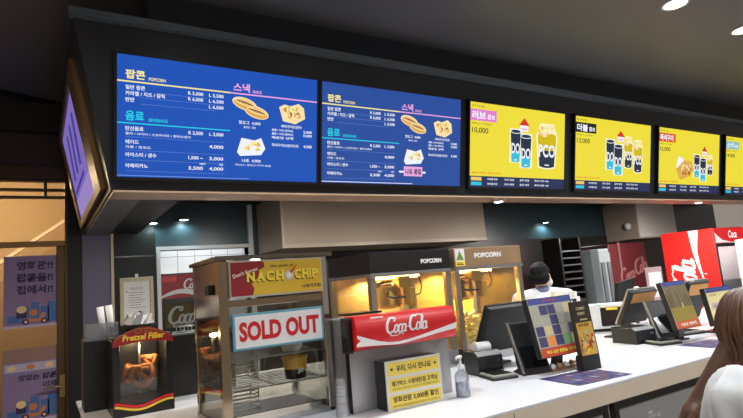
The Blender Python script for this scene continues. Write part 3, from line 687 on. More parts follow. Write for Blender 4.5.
def pretzel(cx, cy, cz, s_, rz, lb):
    pts = []
    for k in range(48):
        t = 2*pi*k/48
        pts.append((s_*(sin(t)+.0), s_*.28*sin(2*t+.5), s_*(.82*cos(t)-.25*cos(2*t)+.1)))
    o = MB().tube(pts, s_*.27, 8, close=True)
    o.tube([(s_*(-.55+1.1*k/12), s_*(.12*sin(k)), s_*(.55-1.1*abs(k/12-.5)*(1 if k < 6 else .2))) for k in range(13)], s_*.23, 8)
    o.tube([(s_*(.5-1.0*k/10), -s_*.1, s_*(-.45+.9*k/10)) for k in range(11)], s_*.22, 8)
    q = o.build('pretzel', dough); q.location = (cx, cy, cz); q.rotation_euler = (0, 0, rz)
    tag(q, lb, 'pretzel', 'pretzels in the warmer')
pretzel(.412, 2.83, 1.165, .052, R(8), 'big brown pretzel at the middle of the pretzel warmer')
pretzel(.360, 2.90, 1.175, .042, R(60), 'brown pretzel turned edge on beside the warmer wall')
pretzel(.457, 2.90, 1.21, .042, R(-50), 'brown pretzel hung higher, near the nacho warmer')
point((.41, 2.86, 1.31), 2.2, (1, .75, .45), .015)
tr = thing('serving_tray', 'black tray with crumpled white tissue on the pretzel warmer', 'tray', (.42, 2.93, 1.351))
MB().lathe([(.0, .0), (.05, 0), (.085, .045), (.081, .047), (.048, .005), (.0, .005)], cap=False).build('tray', M_black, tr)
ts = MB(); rnd = random.Random(2)
for k in range(9):
    a = k*.7; ts.add([(.05*cos(a)*.6+rnd.uniform(-.02,.02), .04*sin(a)+rnd.uniform(-.02,.02), .012), (.07*cos(a), .06*sin(a), .05+.04*rnd.random()), (.06*cos(a+.8), .06*sin(a+.8), .09+.04*rnd.random()), (.03*cos(a+.5), .03*sin(a+.5), .03)], [(0,1,2,3)])
ts.build('tissue', M_paper, tr, label='crumpled white tissue')
wb_ = thing('wire_basket', 'small steel wire basket on the black box by the nacho warmer', 'basket', (.70, 3.15, 1.32))
wm = MB()
for z in (.0, .03): wm.tube([(-.07, -.05, z+.003), (.07, -.05, z+.003), (.07, .05, z+.003), (-.07, .05, z+.003)], .0025, 6, close=True)
for k in range(8): wm.tube([(-.07+.02*k, -.05, .003), (-.07+.02*k, -.05, .033)], .002, 6)
for k in range(8): wm.tube([(-.07+.02*k, -.05, .003), (-.07+.02*k, .05, .003)], .002, 6)
wm.build('wire_mesh', M_steel, wb_)

# nacho warmer
nw = thing('nacho_warmer', 'tall chrome and glass nacho warmer with a sold out sign', 'food warmer', (.81, 2.08, 1))
hw, dp, ht = .23, .40, .632
MB().box(-hw-.012, -.012, ht, hw+.025, dp+.012, ht+.018).build('lid', mat('dark_tint_lid', (128, 120, 106), .22, .95, .15, 15), nw, .003)  # dark reflections are painted into the lid's chrome colour
for sx, sy, m_, ww in ((-1, 0, M_warm_chrome, .036), (1, 0, M_chrome, .028), (-1, 1, M_warm_chrome, .026), (1, 1, M_chrome, .026)):
    xa = -hw if sx < 0 else hw-ww; ya = 0 if sy == 0 else dp-ww
    box(xa, ya, 0, xa+ww, ya+ww, ht).build('post', m_, nw, .003)
MB().box(-hw, 0, 0, hw, dp, .018).build('floor_plate', M_steel, nw, .002)
MB().box(-hw+.036, .002, .018, hw-.028, .02, .05).build('bottom_rail', M_chrome, nw, .002)
MB().box(-hw+.036, .003, .45, hw-.028, .02, .478).build('middle_rail', M_warm_chrome, nw, .002)
sg = MB().box(-hw+.04, -.006, .485, hw-.024, .02, .628).build('sign_box', mat('silver_sign_edge', (205, 200, 190), .35, .5), nw, .002)
P = Print(); I_nr = ink('deep_red', (150, 28, 34)); I_ny = ink('nacho_yellow', (226, 186, 48)); I_dk = ink('dark_brown', (70, 46, 20)); I_ly = ink('lemon', (250, 222, 70))
x0, x1, z0, z1 = -hw+.046, hw-.03, .492, .622; ww, hh = x1-x0, z1-z0
P.rect(x0, z0, ww, hh, I_ny, 1)
P.poly([(x0, z0), (x0+.22*ww, z0), (x0+.24*ww, z0+.2*hh), (x0+.21*ww, z0+.35*hh), (x0+.3*ww, z0+.55*hh), (x0+.30*ww, z0+.75*hh), (x0+.36*ww, z0+.82*hh), (x0+.35*ww, z0+hh), (x0, z0+hh)], I_nr, 2)
P.text("Don't Forget", x0+.03*ww, z0+.50*hh, .15*hh, I_w2, .27*ww, .02, 3, 'l', R(15))
P.text('the taste of', x0+.42*ww, z0+.80*hh, .09*hh, I_dk, .26*ww, .01, 3)
for i, ch in enumerate('NACH'): P.text(ch, x0+(.165+.105*i)*ww-.003, z0+.40*hh-.004, .3*hh, I_dk, .088*ww, .06, 3); P.text(ch, x0+(.165+.105*i)*ww, z0+.40*hh, .3*hh, I_ly, .085*ww, .05, 4)
for ch, o_, w_ in (('C', .69, .075), ('H', .775, .075), ('I', .858, .022), ('P', .892, .07)): P.text(ch, x0+o_*ww-.003, z0+.40*hh-.004, .3*hh, I_dk, w_*ww, .06, 3); P.text(ch, x0+o_*ww, z0+.40*hh, .3*hh, I_ly, w_*ww, .05, 4)
P.disc(x0+.625*ww, z0+.53*hh, .048*ww, .15*hh, ink('silver_grey', (196, 196, 190)), 4); P.disc(x0+.625*ww, z0+.53*hh, .028*ww, .09*hh, I_w2, 5); P.stroke([(x0+.64*ww, z0+.6*hh), (x0+.69*ww, z0+.75*hh), (x0+.72*ww, z0+.85*hh)], lambda t, a, b: .008*(1.2-t), M_red, 5)
P.text('나쵸치즈칩', x0+.985*ww, z0+.1*hh, .12*hh, I_dk, .22*ww, .03, 3, 'r')
P.build('sign_print', sg, (0, -.0065, 0))
pg = glass('warmer_pane', (240, 240, 236), .06, .02)
box(-hw+.036, .004, .05, hw-.028, .008, .45).build('front_pane', pg, nw)
box(-hw+.004, .036, .02, -hw+.008, dp-.026, .40).build('side_pane', pg, nw)
box(hw-.008, .028, .02, hw-.004, dp-.026, ht).build('side_pane', pg, nw)
box(-hw+.026, dp-.008, .02, hw-.026, dp-.004, ht).build('back_pane', pg, nw)
sp = box(-hw+.002, .036, .40, -hw+.012, dp-.026, ht).build('side_plate', M_warm_chrome, nw, .002)
MB().box(-hw-.012, .10, .505, -hw+.002, .16, .545).build('switch', M_black, nw, .002)
so = MB().box(-.186, -.010, .288, .194, -.001, .424).build('sold_out_sign', mat('teal_border', (96, 160, 178), .5), nw, .001, label='white sign with teal border reading SOLD OUT in red')
P = Print(); P.rect(-.177, .296, .362, .120, M_paper, 1)
P.text('SOLD OUT', .005, .319, .074, M_red, .335, .045, 3, 'c'); P.build('lettering', so, (0, -.0105, 0))
for z, m_ in ((.135, M_steel), (.245, M_steel), (.36, M_steel)):
    s_ = MB().box(-hw+.012, .022, z, hw-.012, .026, z+.006)
    for k in range(9): s_.box(-hw+.014, .03+.042*k, z+.001, hw-.014, .034+.042*k, z+.004)
    for k in range(3): s_.box(-hw+.02+.2*k, .022, z-.002, -hw+.026+.2*k, dp-.03, z+.001)
    s_.build('shelf', m_, nw)
def bowl_at(x, y, z, r, h_, mats, name, lb, g=None):
    t = thing(name, lb, 'bowl', (x, y, z), group=g)
    MB().lathe([(r*.8, 0), (r*.9, h_*.45), (r*.9, h_*.452)], cap=True).build('base', mats[0], t)
    MB().lathe([(r*.9, h_*.452), (r, h_), (r*1.05, h_), (r*1.05, h_*.94), (r*.96, h_*.93)], cap=False).build('rim', mats[1], t)
    return t
b = bowl_at(1.81-.905, 2.16, 1.1425, .052, .085, (M_black, mat('bowl_yellow', (226, 180, 50), .45)), 'snack_bowl', 'yellow and black paper bowl on a shelf of the nacho warmer')
P = Print(); P.text('JIN', .01, .02, .022, M_paper, .045, .04, 2, 'c'); 
P.build('lettering', b, (0, -.0475, .0), warp=lambda u, v: -(u*u)/(2*.047))
bowl_at(.87, 2.18, 1.3672, .045, .035, (M_paper, M_paper), 'paper_bowl', 'white paper bowl behind the sold out sign')
bowl_at(.975, 2.2, 1.3672, .045, .038, (mat('kraft_paper', (176, 140, 100), .7), mat('kraft_paper', (176, 140, 100), .7)), 'paper_bowl', 'tan paper bowl behind the sold out sign')
bowl_at(.90, 2.17, 1.2522, .05, .05, (M_paper, M_paper), 'paper_bowl', 'white paper bowl just above the yellow and black bowl')
for k, z in enumerate((1.019, 1.1425)):
    t = thing('chip_rack', ('wire chip rack on the floor of the nacho warmer', 'wire chip rack on the lowest shelf of the nacho warmer')[k], 'rack', (.72, 2.32, z), group='wire chip racks')
    m_ = MB()
    for sx in (-.06, .06):
        for sy in (-.05, .05): m_.tube([(sx, sy, 0), (sx, sy, .1)], .003, 6)
    m_.build('frame', M_chrome, t)
    for j in range(6): MB().tube([(-.06, -.05, .01+.015*j), (.06, -.05, .01+.015*j), (.06, .05, .01+.015*j), (-.06, .05, .01+.015*j)], .002, 6, close=True).build('wire', M_chrome, t)
point((.80, 2.28, 1.60), .9, (1, .8, .55), .02)

# popcorn machines
amber_pale = mat('pale_amber', (226, 196, 140), .3, .5, .15, 12)
amber = mat('amber_mirror', (250, 200, 84), .3, .45, .15, 12)
corn = mat('popcorn', (246, 214, 128), .6, 0, .3, 60)
def popcorn_machine(x0, head_m, label, kettle_x, rich):
    t = thing('popcorn_machine', label, 'popcorn machine', (x0+.27, 2.45, 1), group='popcorn machines')
    w, dp = .27, .48
    MB().box(-w, 0, 0, w, dp, .09).build('cabinet', M_steel, t, .003)
    hd = MB().box(-w, -.004, .548, w, dp, .66).build('header', head_m, t, .003)
    MB().box(-w-.002, -.010, .530, w+.002, dp, .549).build('trim', mat('silver_trim', (186, 186, 188), .25, .9), t, .002)
    for sx, sy in ((-1, 0), (1, 0), (-1, 1), (1, 1)):
        xa = -w if sx < 0 else w-.034; ya = .0 if sy == 0 else dp-.034
        box(xa, ya, .09, xa+.034, ya+.034, .531).build('post', mat('satin_post', (176, 166, 152), .3, .85), t, .003)
    box(-w+.03, dp-.02, .09, w-.03, dp-.008, .53).build('back_panel', amber if rich else amber_pale, t)
    box(-w+.034, .008, .09, w-.034, .012, .53).build('front_pane', M_glass, t)
    for sx in (-1, 1): box(sx*w-.004*(sx > 0)-.0, .034, .09, sx*w+.004*(sx < 0), dp-.034, .53).build('side_pane', M_glass, t)
    # kettle with its hanger, lid and tilt handle
    kx = kettle_x
    k_ = MB().lathe([(.03, .0), (.085, .01), (.095, .03), (.095, .12), (.1, .125), (.1, .13), (.09, .132)], (kx, .23, .345), 28).build('kettle', M_gold, t)
    MB().lathe([(.09, 0), (.06, .02), (.012, .03), (.01, .05)], (kx, .23, .477), 24).build('kettle_lid', M_warm_chrome, k_)
    MB().box(kx-.12, .22, .37, kx-.105, .24, .53).box(kx+.105, .22, .37, kx+.12, .24, .53).box(kx-.02, .215, .5, kx+.02, .245, .53).build('hanger', amber, t, .002)
    MB().tube([(kx+.1, .15, .4), (kx+.16, .12, .42), (kx+.17, .11, .46), (kx+.15, .11, .52)], .005, 8).build('cable', M_black, t)
    MB().tube([(kx-.05, .135, .42), (kx-.05, .09, .41), (kx+.03, .085, .41)], .006, 8).build('kettle_handle', M_black, k_)
    MB().box(kx+.06, .08, .36, kx+.1, .14, .46).box(kx+.02, .12, .46, kx+.10, .20, .525).build('motor_box', amber, t, .004)
    pm = MB(); rnd = random.Random(int(x0*10))
    for k in range(420):
        a, b = rnd.uniform(-w+.05, w-.05), rnd.uniform(.05, dp-.05)
        z = .095+(.17 if rich else .12)*max(0, 1-((a-(.02))**2+(b-.25)**2)/.075)*rnd.random()**.5
        pm.ball((a, b, z+.006), rnd.uniform(.011, .017), 6, 0, (1, 1, .8))
    o = pm.build('popcorn_heap', corn, t); o['kind'] = 'stuff'
    MB().tube([(-.16, .16, .522), (.16, .16, .522)], .008, 8).build('heat_lamp', em('heat_lamp', (255, 206, 120), 10), t)
    spot((x0+.27, 2.45+.15, 1.513), 16 if not rich else 60, (1, .76, .36), 170, .3, .02)
    spot((x0+.27, 2.45+.36, 1.513), 14 if not rich else 60, (1, .74, .32), 170, .3, .02)
    return t, hd
h_dark = mat('header_dark', (58, 56, 58), .25, .6)
h_gold = mat('header_bronze', (176, 144, 112), .3, .4)
p1, hd1 = popcorn_machine(1.475, h_dark, 'popcorn machine with dark header standing behind the red cola sign', -.03, False)
p2, hd2 = popcorn_machine(2.05, h_gold, 'popcorn machine with bronze header and the brightest amber glow, beside the clerk', -.06, True)
E_pop = ink('popcorn_white', (244, 242, 236))
P = Print(); P.text('POPCORN', .135, .585, .025, E_pop, .145, .05, 2, 'c'); P.build('lettering', hd1, (0, -.0045, 0))
P = Print(); P.text('POPCORN', -.01, .597, .030, E_pop, .215, .05, 2, 'c'); P.build('lettering', hd2, (0, -.0045, 0))
P = Print(); P.rect(-.265, .555, .072, .10, M_paper, 1); P.rect(-.265, .555, .072, .028, I_ly, 2); P.poly([(-.258, .59), (-.2, .59), (-.229, .645)], ink('safety_green', (120, 150, 60)), 2); P.rect(-.255, .562, .05, .006, I_dk, 3); P.rect(-.255, .572, .04, .004, I_dk, 3)
P.build('warning_label', hd2, (0, -.0050, 0), label='white warning sticker with green triangle')

# steel cabinet with the cola sign
cc = thing('drink_cabinet', 'low steel cabinet carrying a red cola sign', 'cabinet', (1.30, 1.95, 1))
MB().box(-.253, 0, 0, .25, .22, .362).build('body', mat('dull_steel', (176, 176, 178), .38, .8, .12, 8), cc, .004)
MB().box(-.260, -.004, -.0+.001, -.253, .02, .362).build('side_strip', M_dark, cc, .002)
bul = lambda z: -.075-.018*(1-((z-.31)/.065)**2)
prof = [(.001, .245)]+[(bul(.245+.13*k/10), .245+.13*k/10) for k in range(11)]+[(.001, .375)]
sgn = MB().prism(prof, 'x', -.262, .230).build('sign', mat('sign_red', (214, 34, 40), .3), cc, label='glossy red cola sign')
P = Print()
up = [(0, .47), (.1, .34), (.2, .22), (.3, .14), (.4, .115), (.5, .15), (.6, .205), (.7, .27), (.8, .335), (.9, .40), (1, .47)]
dn = [(0, .13), (.1, .115), (.2, .09), (.3, .055), (.4, .03), (.5, .055), (.6, .10), (.7, .15), (.8, .20), (.9, .24), (1, .27)]
for (a, b), (c_, d_), (e_, f_), (g_, h_) in zip(up[:-1], up[1:], dn[:-1], dn[1:]):
    P.poly([(-.262+.492*e_, .245+.13*f_), (-.262+.492*g_, .245+.13*h_), (-.262+.492*c_, .245+.13*d_), (-.262+.492*a, .245+.13*b)], I_wt, 2)
P.poly([(-.262, .2455), (-.08, .2455), (-.14, .252), (-.262, .255)], ink('sign_maroon_band', (130, 24, 30)), 2)
script_cola(P, -.135, .296, .062, I_wt, 3)
P.rect(-.19, .363, .06, .004, I_wt, 2)
P.build('sign_print', sgn, (0, 0, 0), warp=lambda u, v: -bul(v)+.0004)
MB().box(-.284, -.06, .235, -.262, .0, .372).build('end_cap', M_black, cc, .006); MB().box(.230, -.05, .24, .242, .0, .375).build('end_cap', M_black, cc, .004)
MB().box(-.235, .02, .376, -.07, .1, .384).build('cup_ledge', M_dark, cc)
# paper cups on the ledge
pc = thing('notice_stand', 'black stand holding three yellow notice strips before the steel cabinet', 'notice', (1.287, 1.86, 1), R(-3))
box(-.132, .004, 0, .132, .08, .188).build('box', M_black, pc, .002)
box(-.131, -.004, .0, .131, .004, .19).build('holder', mat('pale_acrylic', (206, 206, 200), .25), pc, .001)
I_pos = ink('notice_yellow', (226, 200, 84)); I_k = ink('black', (34, 30, 24))
P = Print()
for z in (.008, .070, .132): P.rect(-.122, z, .244, .050, I_pos, 1)
P.text('우리, 다시 만나요', 0, .143, .027, I_k, .165, .03, 2, 'c')
for sx in (-.103, .103): P.poly([(sx+.009*(1 if j % 2 == 0 else .42)*sin(j*pi/5), .157+.009*(1 if j % 2 == 0 else .42)*cos(j*pi/5)) for j in range(10)], I_k, 2)
P.text('메가박스 수원매탄점 고객님', 0, .091, .021, I_k, .215, .025, 2, 'c'); P.text('저희 매점을 이용해 주신 고객님께 감사의 말씀을 드립니다', 0, .077, .008, I_k, .22, .0, 2, 'c')
P.text('영화관람 3,000원 할인', 0, .029, .024, I_k, .215, .03, 2, 'c'); P.text('매표소에서 교환권을 제시하시면 즉시 할인 받으실 수 있습니다', 0, .013, .008, I_k, .22, .0, 2, 'c')
P.build('notice_print', pc, (0, -.0045, 0))
cpg = glass('cup_plastic', (235, 238, 242), .15, .1, .25)
cs = thing('plastic_cup', 'stacked clear plastic cups between nacho warmer and steel cabinet', 'cup', (1.006, 1.96, 1))
for k in range(4):
    MB().lathe([(.021, .055+.014*k if k else 0), (.0225, .075+.014*k), (.024, .03+.014*k) if 0 else (.0225, .076+.014*k), (.016, .10+.014*k)], n=20, cap=False).build('cup_wall', cpg, cs)
MB().lathe([(.026, 0), (.027, .006), (.019, .085), (.0175, .09), (.001, .09)], n=20, cap=False).build('cup_rim', cpg, cs)
# hand sanitiser
hs = thing('pump_bottle', 'clear hand sanitiser pump bottle on the counter by the steel cabinet', 'bottle', (1.515, 1.84, 1)); hs.scale = (1.08, 1.08, 1.1)
MB().lathe([(.001, 0), (.027, 0), (.028, .004), (.028, .075), (.022, .09), (.011, .098), (.011, .104)], n=24, cap=False).build('bottle', glass('bottle_pet', (236, 240, 246), .12, .05, .12), hs)
MB().lathe([(.026, .003), (.026, .05), (.001, .05)], n=24, cap=False).build('gel', glass('gel', (226, 232, 244), .05, .1, .1), hs)
MB().lathe([(.0125, .104), (.0125, .118), (.005, .12), (.005, .142), (.009, .143), (.009, .152), (.001, .153)], n=16, cap=False).tube([(0, 0, .148), (-.025, -.012, .149), (-.034, -.017, .142)], [.006, .005, .004], 8).build('pump', M_white, hs)
P = Print(); P.rect(-.014, .025, .028, .035, ink('label_lilac', (206, 206, 222))); P.build('label', hs, (0, -.0285, 0), warp=lambda u, v: -(u*u)/.056)

# till equipment: one builder, two tills
def till_monitor(x0, x1, yt, yb, zt, zb, label, amber_back):
    t = thing('till_monitor', label, 'monitor', ((x0+x1)/2, (yt+yb)/2+.1, 1))
    ox, oy = (x0+x1)/2, (yt+yb)/2+.1
    lo_, hi = (yb-oy, zb-1), (yt-oy, zt-1)
    a = Vector((0, hi[0]-lo_[0], hi[1]-lo_[1])); L_ = a.length; a.normalize(); n = Vector((1,0,0)).cross(a)   # n points to -y
    w = (x1-x0)/2
    def Q(u, v, d): return tuple(Vector((u, lo_[0], lo_[1]))+a*v+n*d)
    MB().hexa([Q(-w, 0, 0), Q(w, 0, 0), Q(w, L_, 0), Q(-w, L_, 0)], [Q(-w+.006, .006, .028), Q(w-.006, .006, .028), Q(w-.006, L_-.006, .028), Q(-w+.006, L_-.006, .028)]).build('back_cover', M_blackm, t, .004)
    MB().hexa([Q(-w-.004, -.004, -.012), Q(w+.004, -.004, -.012), Q(w+.004, L_+.004, -.012), Q(-w-.004, L_+.004, -.012)], [Q(-w-.004, -.004, 0), Q(w+.004, -.004, 0), Q(w+.004, L_+.004, 0), Q(-w-.004, L_+.004, 0)]).build('front_frame', mat('silver_rim', (150, 146, 142), .35, .5) if amber_back else M_black, t, .002)
    MB().hexa([Q(-.03, L_*.2, -.0), Q(.03, L_*.2, 0), Q(.03, L_*.5, 0), Q(-.03, L_*.5, 0)], [(-.03, .03, .01), (.03, .03, .01), (.03, .08, .01), (-.03, .08, .01)]).build('neck', M_black, t)
    box(-.11, -.02, 0, .11, .10, .012).build('base', M_black, t, .004)
    if amber_back:  # amber patch across the upper part of the monitor back
        P = Print(); P.rect(-w+.02, L_*.66, 2*w-.04, L_*.29, ink('amber_patch', (204, 142, 58)), 1); P.build('back_patch', t, Q(0, 0, .0285), (1,0,0), a, label='amber patch on the back')
        MB().hexa([Q(-.02-w*.5, L_, -.005), Q(.02-w*.5, L_, -.005), Q(.02-w*.5, L_, .01), Q(-.02-w*.5, L_, .01)], [Q(-.02-w*.5, L_+.02, -.005), Q(.02-w*.5, L_+.02, -.005), Q(.02-w*.5, L_+.02, .01), Q(-.02-w*.5, L_+.02, .01)]).build('clip', M_white, t)
    return t
till_monitor(1.98, 2.31, 2.15, 2.27, 1.33, 1.09, 'black till monitor seen from behind, in front of the bronze headed popcorn machine', False)
till_monitor(3.26, 3.55, 2.19, 2.31, 1.315, 1.10, 'till monitor with amber patch and silver rim behind the second till printer', True)
till_monitor(3.9, 4.18, 2.17, 2.29, 1.325, 1.06, 'till monitor with amber patch at the third till near the girl', True)
def back_display(x, y, rz, w, zt, lean, label):
    t = thing('card_terminal', label, 'customer display', (x, y, 1), rz)
    pr_ = [(-.05, 0), (.05, 0), (.055, .012), (.005+lean*.1, .03), (lean*.55+.0, zt*.55), (lean, zt-.01), (lean+.006, zt), (lean-.012, zt-.004), (lean*.5-.03, zt*.55), (-.045, .03)]
    MB().prism(pr_, 'x', -w/2, w/2).build('shell', M_black, t, .005)
    MB().hexa([(-w/2-.004, -.05, .01), (-w/2+.004, -.05, .01), (-w/2+.004, -.035, .01), (-w/2-.004, -.035, .01)], [(-w/2-.004, lean-.014, zt), (-w/2+.004, lean-.014, zt), (-w/2+.004, lean, zt), (-w/2-.004, lean, zt)]).build('rim', mat('silver_rim', (150, 146, 142), .35, .5), t)
    MB().hexa([(-w/2+.014, -.049, .035), (w/2-.014, -.049, .035), (w/2-.014, -.043, .035), (-w/2+.014, -.043, .035)], [(-w/2+.014, lean-.0155, zt-.02), (w/2-.014, lean-.0155, zt-.02), (w/2-.014, lean-.01, zt-.02), (-w/2+.014, lean-.01, zt-.02)]).build('screen', mat('dark_screen', (16, 17, 20), .12), t)
back_display(2.065, 1.965, R(-14), .15, .245, .07, 'black curved customer terminal at the first till, before the checked poster')
back_display(3.43, 2.09, R(-14), .19, .235, .055, 'black curved customer terminal at the second till, beside the meadow poster')
def printer(x, y, w, d_, h_, label, paper):
    t = thing('receipt_printer', label, 'printer', (x, y, 1), R(-8))
    MB().prism([(-d_/2, 0), (d_/2, 0), (d_/2, h_), (-d_/2+.03, h_), (-d_/2, h_*.8)], 'x', -w/2, w/2).build('case', M_black, t, .005)
    box(-w/2+.012, -d_/2-.002, h_*.3, w/2-.012, -d_/2+.002, h_*.72).build('front_cover', mat('cover_black', (36, 36, 38), .5), t, .001)
    box(w*.2, -d_/2-.004, h_*.55, w*.35, -d_/2-.001, h_*.62).build('button', M_steel, t)
    if paper: MB().tube([(-w*.3, .0, h_+.012), (w*.25, .0, h_+.012)], .03, 18).build('paper_roll', mat('till_paper', (216, 216, 216), .6), t, label='white till roll')
printer(1.935, 2.165, .15, .13, .115, 'black receipt printer with white roll beside the amber popcorn machine', True)
printer(3.17, 2.14, .17, .19, .10, 'low black receipt printer at the second till', False)
def pad(x, y, rz, w, d_, label):
    t = thing('signature_pad', label, 'signature pad', (x, y, 1), rz)
    box(-w/2, -d_/2, 0, w/2, d_/2, .012).build('body', M_black, t, .004)
    MB().box(-w/2+.004, -d_/2+.004, .012, w/2-.004, d_/2-.004, .022).build('cover', mat('pad_grey', (138, 138, 130), .4), t, .003)
    box(-w/2+.018, -d_/2+.03, .022, w/2-.018, d_/2-.014, .0235).build('screen', mat('pad_screen', (30, 32, 32), .2), t)
pad(1.89, 2.02, R(-14), .135, .15, 'small signature pad in front of the first receipt printer')
pad(3.17, 1.955, R(-20), .15, .14, 'small signature pad in front of the second receipt printer')
pad(3.63, 2.07, R(-16), .17, .15, 'flat signature pad under the cream poster near the girl')
# poster displays
def poster_display(x0, x1, z0, z1, y0, lean, label, art):
    w = (x1-x0)/2
    t = thing('poster_display', label, 'poster stand', ((x0+x1)/2, y0, 1))
    a = Vector((0, lean, z1-z0)); L_ = a.length; a.normalize(); n = Vector((1,0,0)).cross(a); o = Vector((0, 0, z0-1))
    def Q(u, v, d): return tuple(o+Vector((u,0,0))+a*v+n*d)
    MB().hexa([Q(-w-.004, -.004, -.032), Q(w+.03, -.004, -.032), Q(w+.03, L_+.004, -.032), Q(-w-.004, L_+.004, -.032)], [Q(-w-.004, -.004, 0), Q(w+.012, -.004, 0), Q(w+.012, L_+.004, 0), Q(-w-.004, L_+.004, 0)]).build('case', M_blackm, t, .003)
    MB().hexa([(.02, .09, .004), (.08, .09, .004), (.08, .115, .004), (.02, .115, .004)], [Q(.02, L_*.35, -.03), Q(.08, L_*.35, -.03), Q(.08, L_*.5, -.03), Q(.02, L_*.5, -.03)]).build('strut', M_black, t)
    box(-.02, .075, 0, .12, .16, .01).build('base', M_black, t, .003)
    MB().hexa([Q(-w, 0, .0), Q(w, 0, .0), Q(w, L_, .0), Q(-w, L_, .0)], [Q(-w, 0, .002), Q(w, 0, .002), Q(w, L_, .002), Q(-w, L_, .002)]).build('poster', mat('poster_stock', (190, 186, 170), .5), t)
    P = Print(); art(P, w, L_); P.build('poster_print', t, Q(0, 0, .0022), (1,0,0), a)
I_pb = ink('poster_blue', (72, 82, 152)); I_pn = ink('poster_navy', (66, 66, 108)); I_pg = ink('poster_grey', (176, 172, 158)); I_pt = ink('poster_tan', (214, 196, 150)); I_po = ink('poster_orange', (232, 150, 70)); I_prd = ink('poster_red', (196, 74, 44)); I_grn = ink('poster_green', (132, 178, 120))
def art_check(P, w, L_):
    P.rect(-w, L_*.9, 2*w, L_*.1, I_pb, 1); P.rect(-w, 0, 2*w, L_*.15, I_prd, 1)
    P.text('맛있는', -w*.35, L_*.93, L_*.045, I_prd, w*.7, .02, 2)
    cells = {(0,0):I_pn,(0,1):I_po,(0,2):I_pn,(0,3):I_grn,(0,4):I_pt,(1,0):I_pn,(1,1):I_pt,(1,2):I_pn,(1,3):I_pg,(1,4):I_pn,(2,0):I_pg,(2,1):I_pg,(2,2):I_pn,(2,3):I_pg,(2,4):I_pg,(3,0):I_pg,(3,1):I_pn,(3,2):I_pn,(3,3):I_pg,(3,4):I_pt}
    for (r, c_), m_ in cells.items(): P.rect(-w*.96+c_*w*.384, L_*(.17+.18*r), w*.36, L_*.165, m_, 1)
    P.text('먹고 싶은 팝콘을 고르세요', 0, L_*.045, L_*.06, I_ly, w*1.5, .04, 2, 'c')
poster_display(2.022, 2.325, 1.083, 1.355, 1.85, .058, 'poster stand with a grey and navy checked poster and orange foot band', art_check)
I_mead = ink('meadow', (150, 132, 56)); I_sky = ink('dusk', (128, 112, 82)); I_tree = ink('bare_tree', (92, 78, 52))
def art_meadow(P, w, L_):
    P.rect(-w, L_*.91, 2*w, L_*.09, I_pb, 1); P.rect(-w, .4*L_, 2*w, L_*.51, I_sky, 1); P.rect(-w, L_*.14, 2*w, L_*.30, I_mead, 2); P.rect(-w, 0, 2*w, L_*.15, ink('poster_vermilion', (206, 92, 48)), 3)
    rnd = random.Random(1)
    for k in range(14): P.rect(-w+2*w*rnd.random()*.95, L_*.45, .006, L_*(.2+.22*rnd.random()), I_tree, 2)
    P.rect(w*.05, L_*.42, .012, L_*.1, I_pt, 4); P.text('가을밤 영화제', 0, L_*.04, L_*.07, ink('cream', (240, 230, 210)), w*1.4, .03, 5, 'c')
poster_display(3.165, 3.405, 1.087, 1.357, 1.85, .062, 'poster stand showing a brown meadow with bare trees and red foot band', art_meadow)
def art_cream(P, w, L_):
    P.rect(-w, 0, 2*w, L_, ink('cream_yellow', (236, 222, 160)), 1); P.rect(-w, L_*.88, 2*w, L_*.12, I_pb, 2)
    P.rect(-w*.85, L_*.42, 1.7*w, L_*.17, ink('pale_mauve', (206, 190, 190)), 2); P.text('사전예매', 0, L_*.445, L_*.11, ink('mauve', (150, 100, 110)), w*1.5, .02, 3, 'c')
    P.text('오픈 알림', -w*.85, L_*.78, L_*.05, I_k, w*.5, .01, 3)
poster_display(3.57, 3.885, 1.065, 1.29, 1.85, .03, 'poster stand with a cream yellow poster next to the girl', art_cream)
# leaflet stand, leaflet tray and mats
ls = thing('leaflet_stand', 'narrow leaflet stand with yellow picture card and dark brown top', 'leaflet stand', (2.275, 1.79, 1.0018), R(-4))
MB().hexa([(-.060, -.016, 0), (.060, -.016, 0), (.060, .03, 0), (-.060, .03, 0)], [(-.062, -.012, .07), (.062, -.012, .07), (.062, .025, .07), (-.062, .025, .07)]).build('base', M_blackm, ls, .002)
MB().hexa([(-.062, -.012, .07), (.062, -.012, .07), (.062, .012, .07), (-.062, .012, .07)], [(-.062, .016, .325), (.062, .016, .325), (.062, .03, .325), (-.062, .03, .325)]).build('card_holder', mat('umber_card', (50, 40, 32), .5), ls, .001)
P = Print(); P.rect(-.054, .0, .108, .155, ink('leaflet_yellow', (214, 166, 62)), 1)
rnd = random.Random(8)
for k in range(60): P.disc(-.042+.084*rnd.random(), .012+.10*rnd.random(), .009, .012, (I_prd, I_pt, I_br, I_y)[k % 4], 2+k % 2, 8)
P.text('인생 팝콘', -.04, .135, .014, I_k, .07, .02, 4)
P.text('COMBO', -.035, .215, .014, I_pt, .06, .03, 4); P.text('EVENT', -.03, .19, .014, I_pt, .05, .03, 4); P.rect(-.02, .165, .05, .006, I_pt, 2)
P.build('card_print', ls, (0, -.0125, .07), (1,0,0), Vector((0, .028, .255)))
lt = thing('leaflet_tray', 'low tan tray of folded papers under the checked poster', 'tray', (2.235, 1.93, 1))
box(-.1, -.035, 0, .13, -.02, .012).build('tray', mat('tan_card', (150, 108, 76), .6), lt)
for k in range(5): MB().tube([(-.085+.048*k, -.03, .018), (-.085+.048*k, -.01, .024)], .014, 10).build('folded_paper', M_paper if k % 2 == 0 else mat('tan_paper', (196, 158, 120), .7), lt)
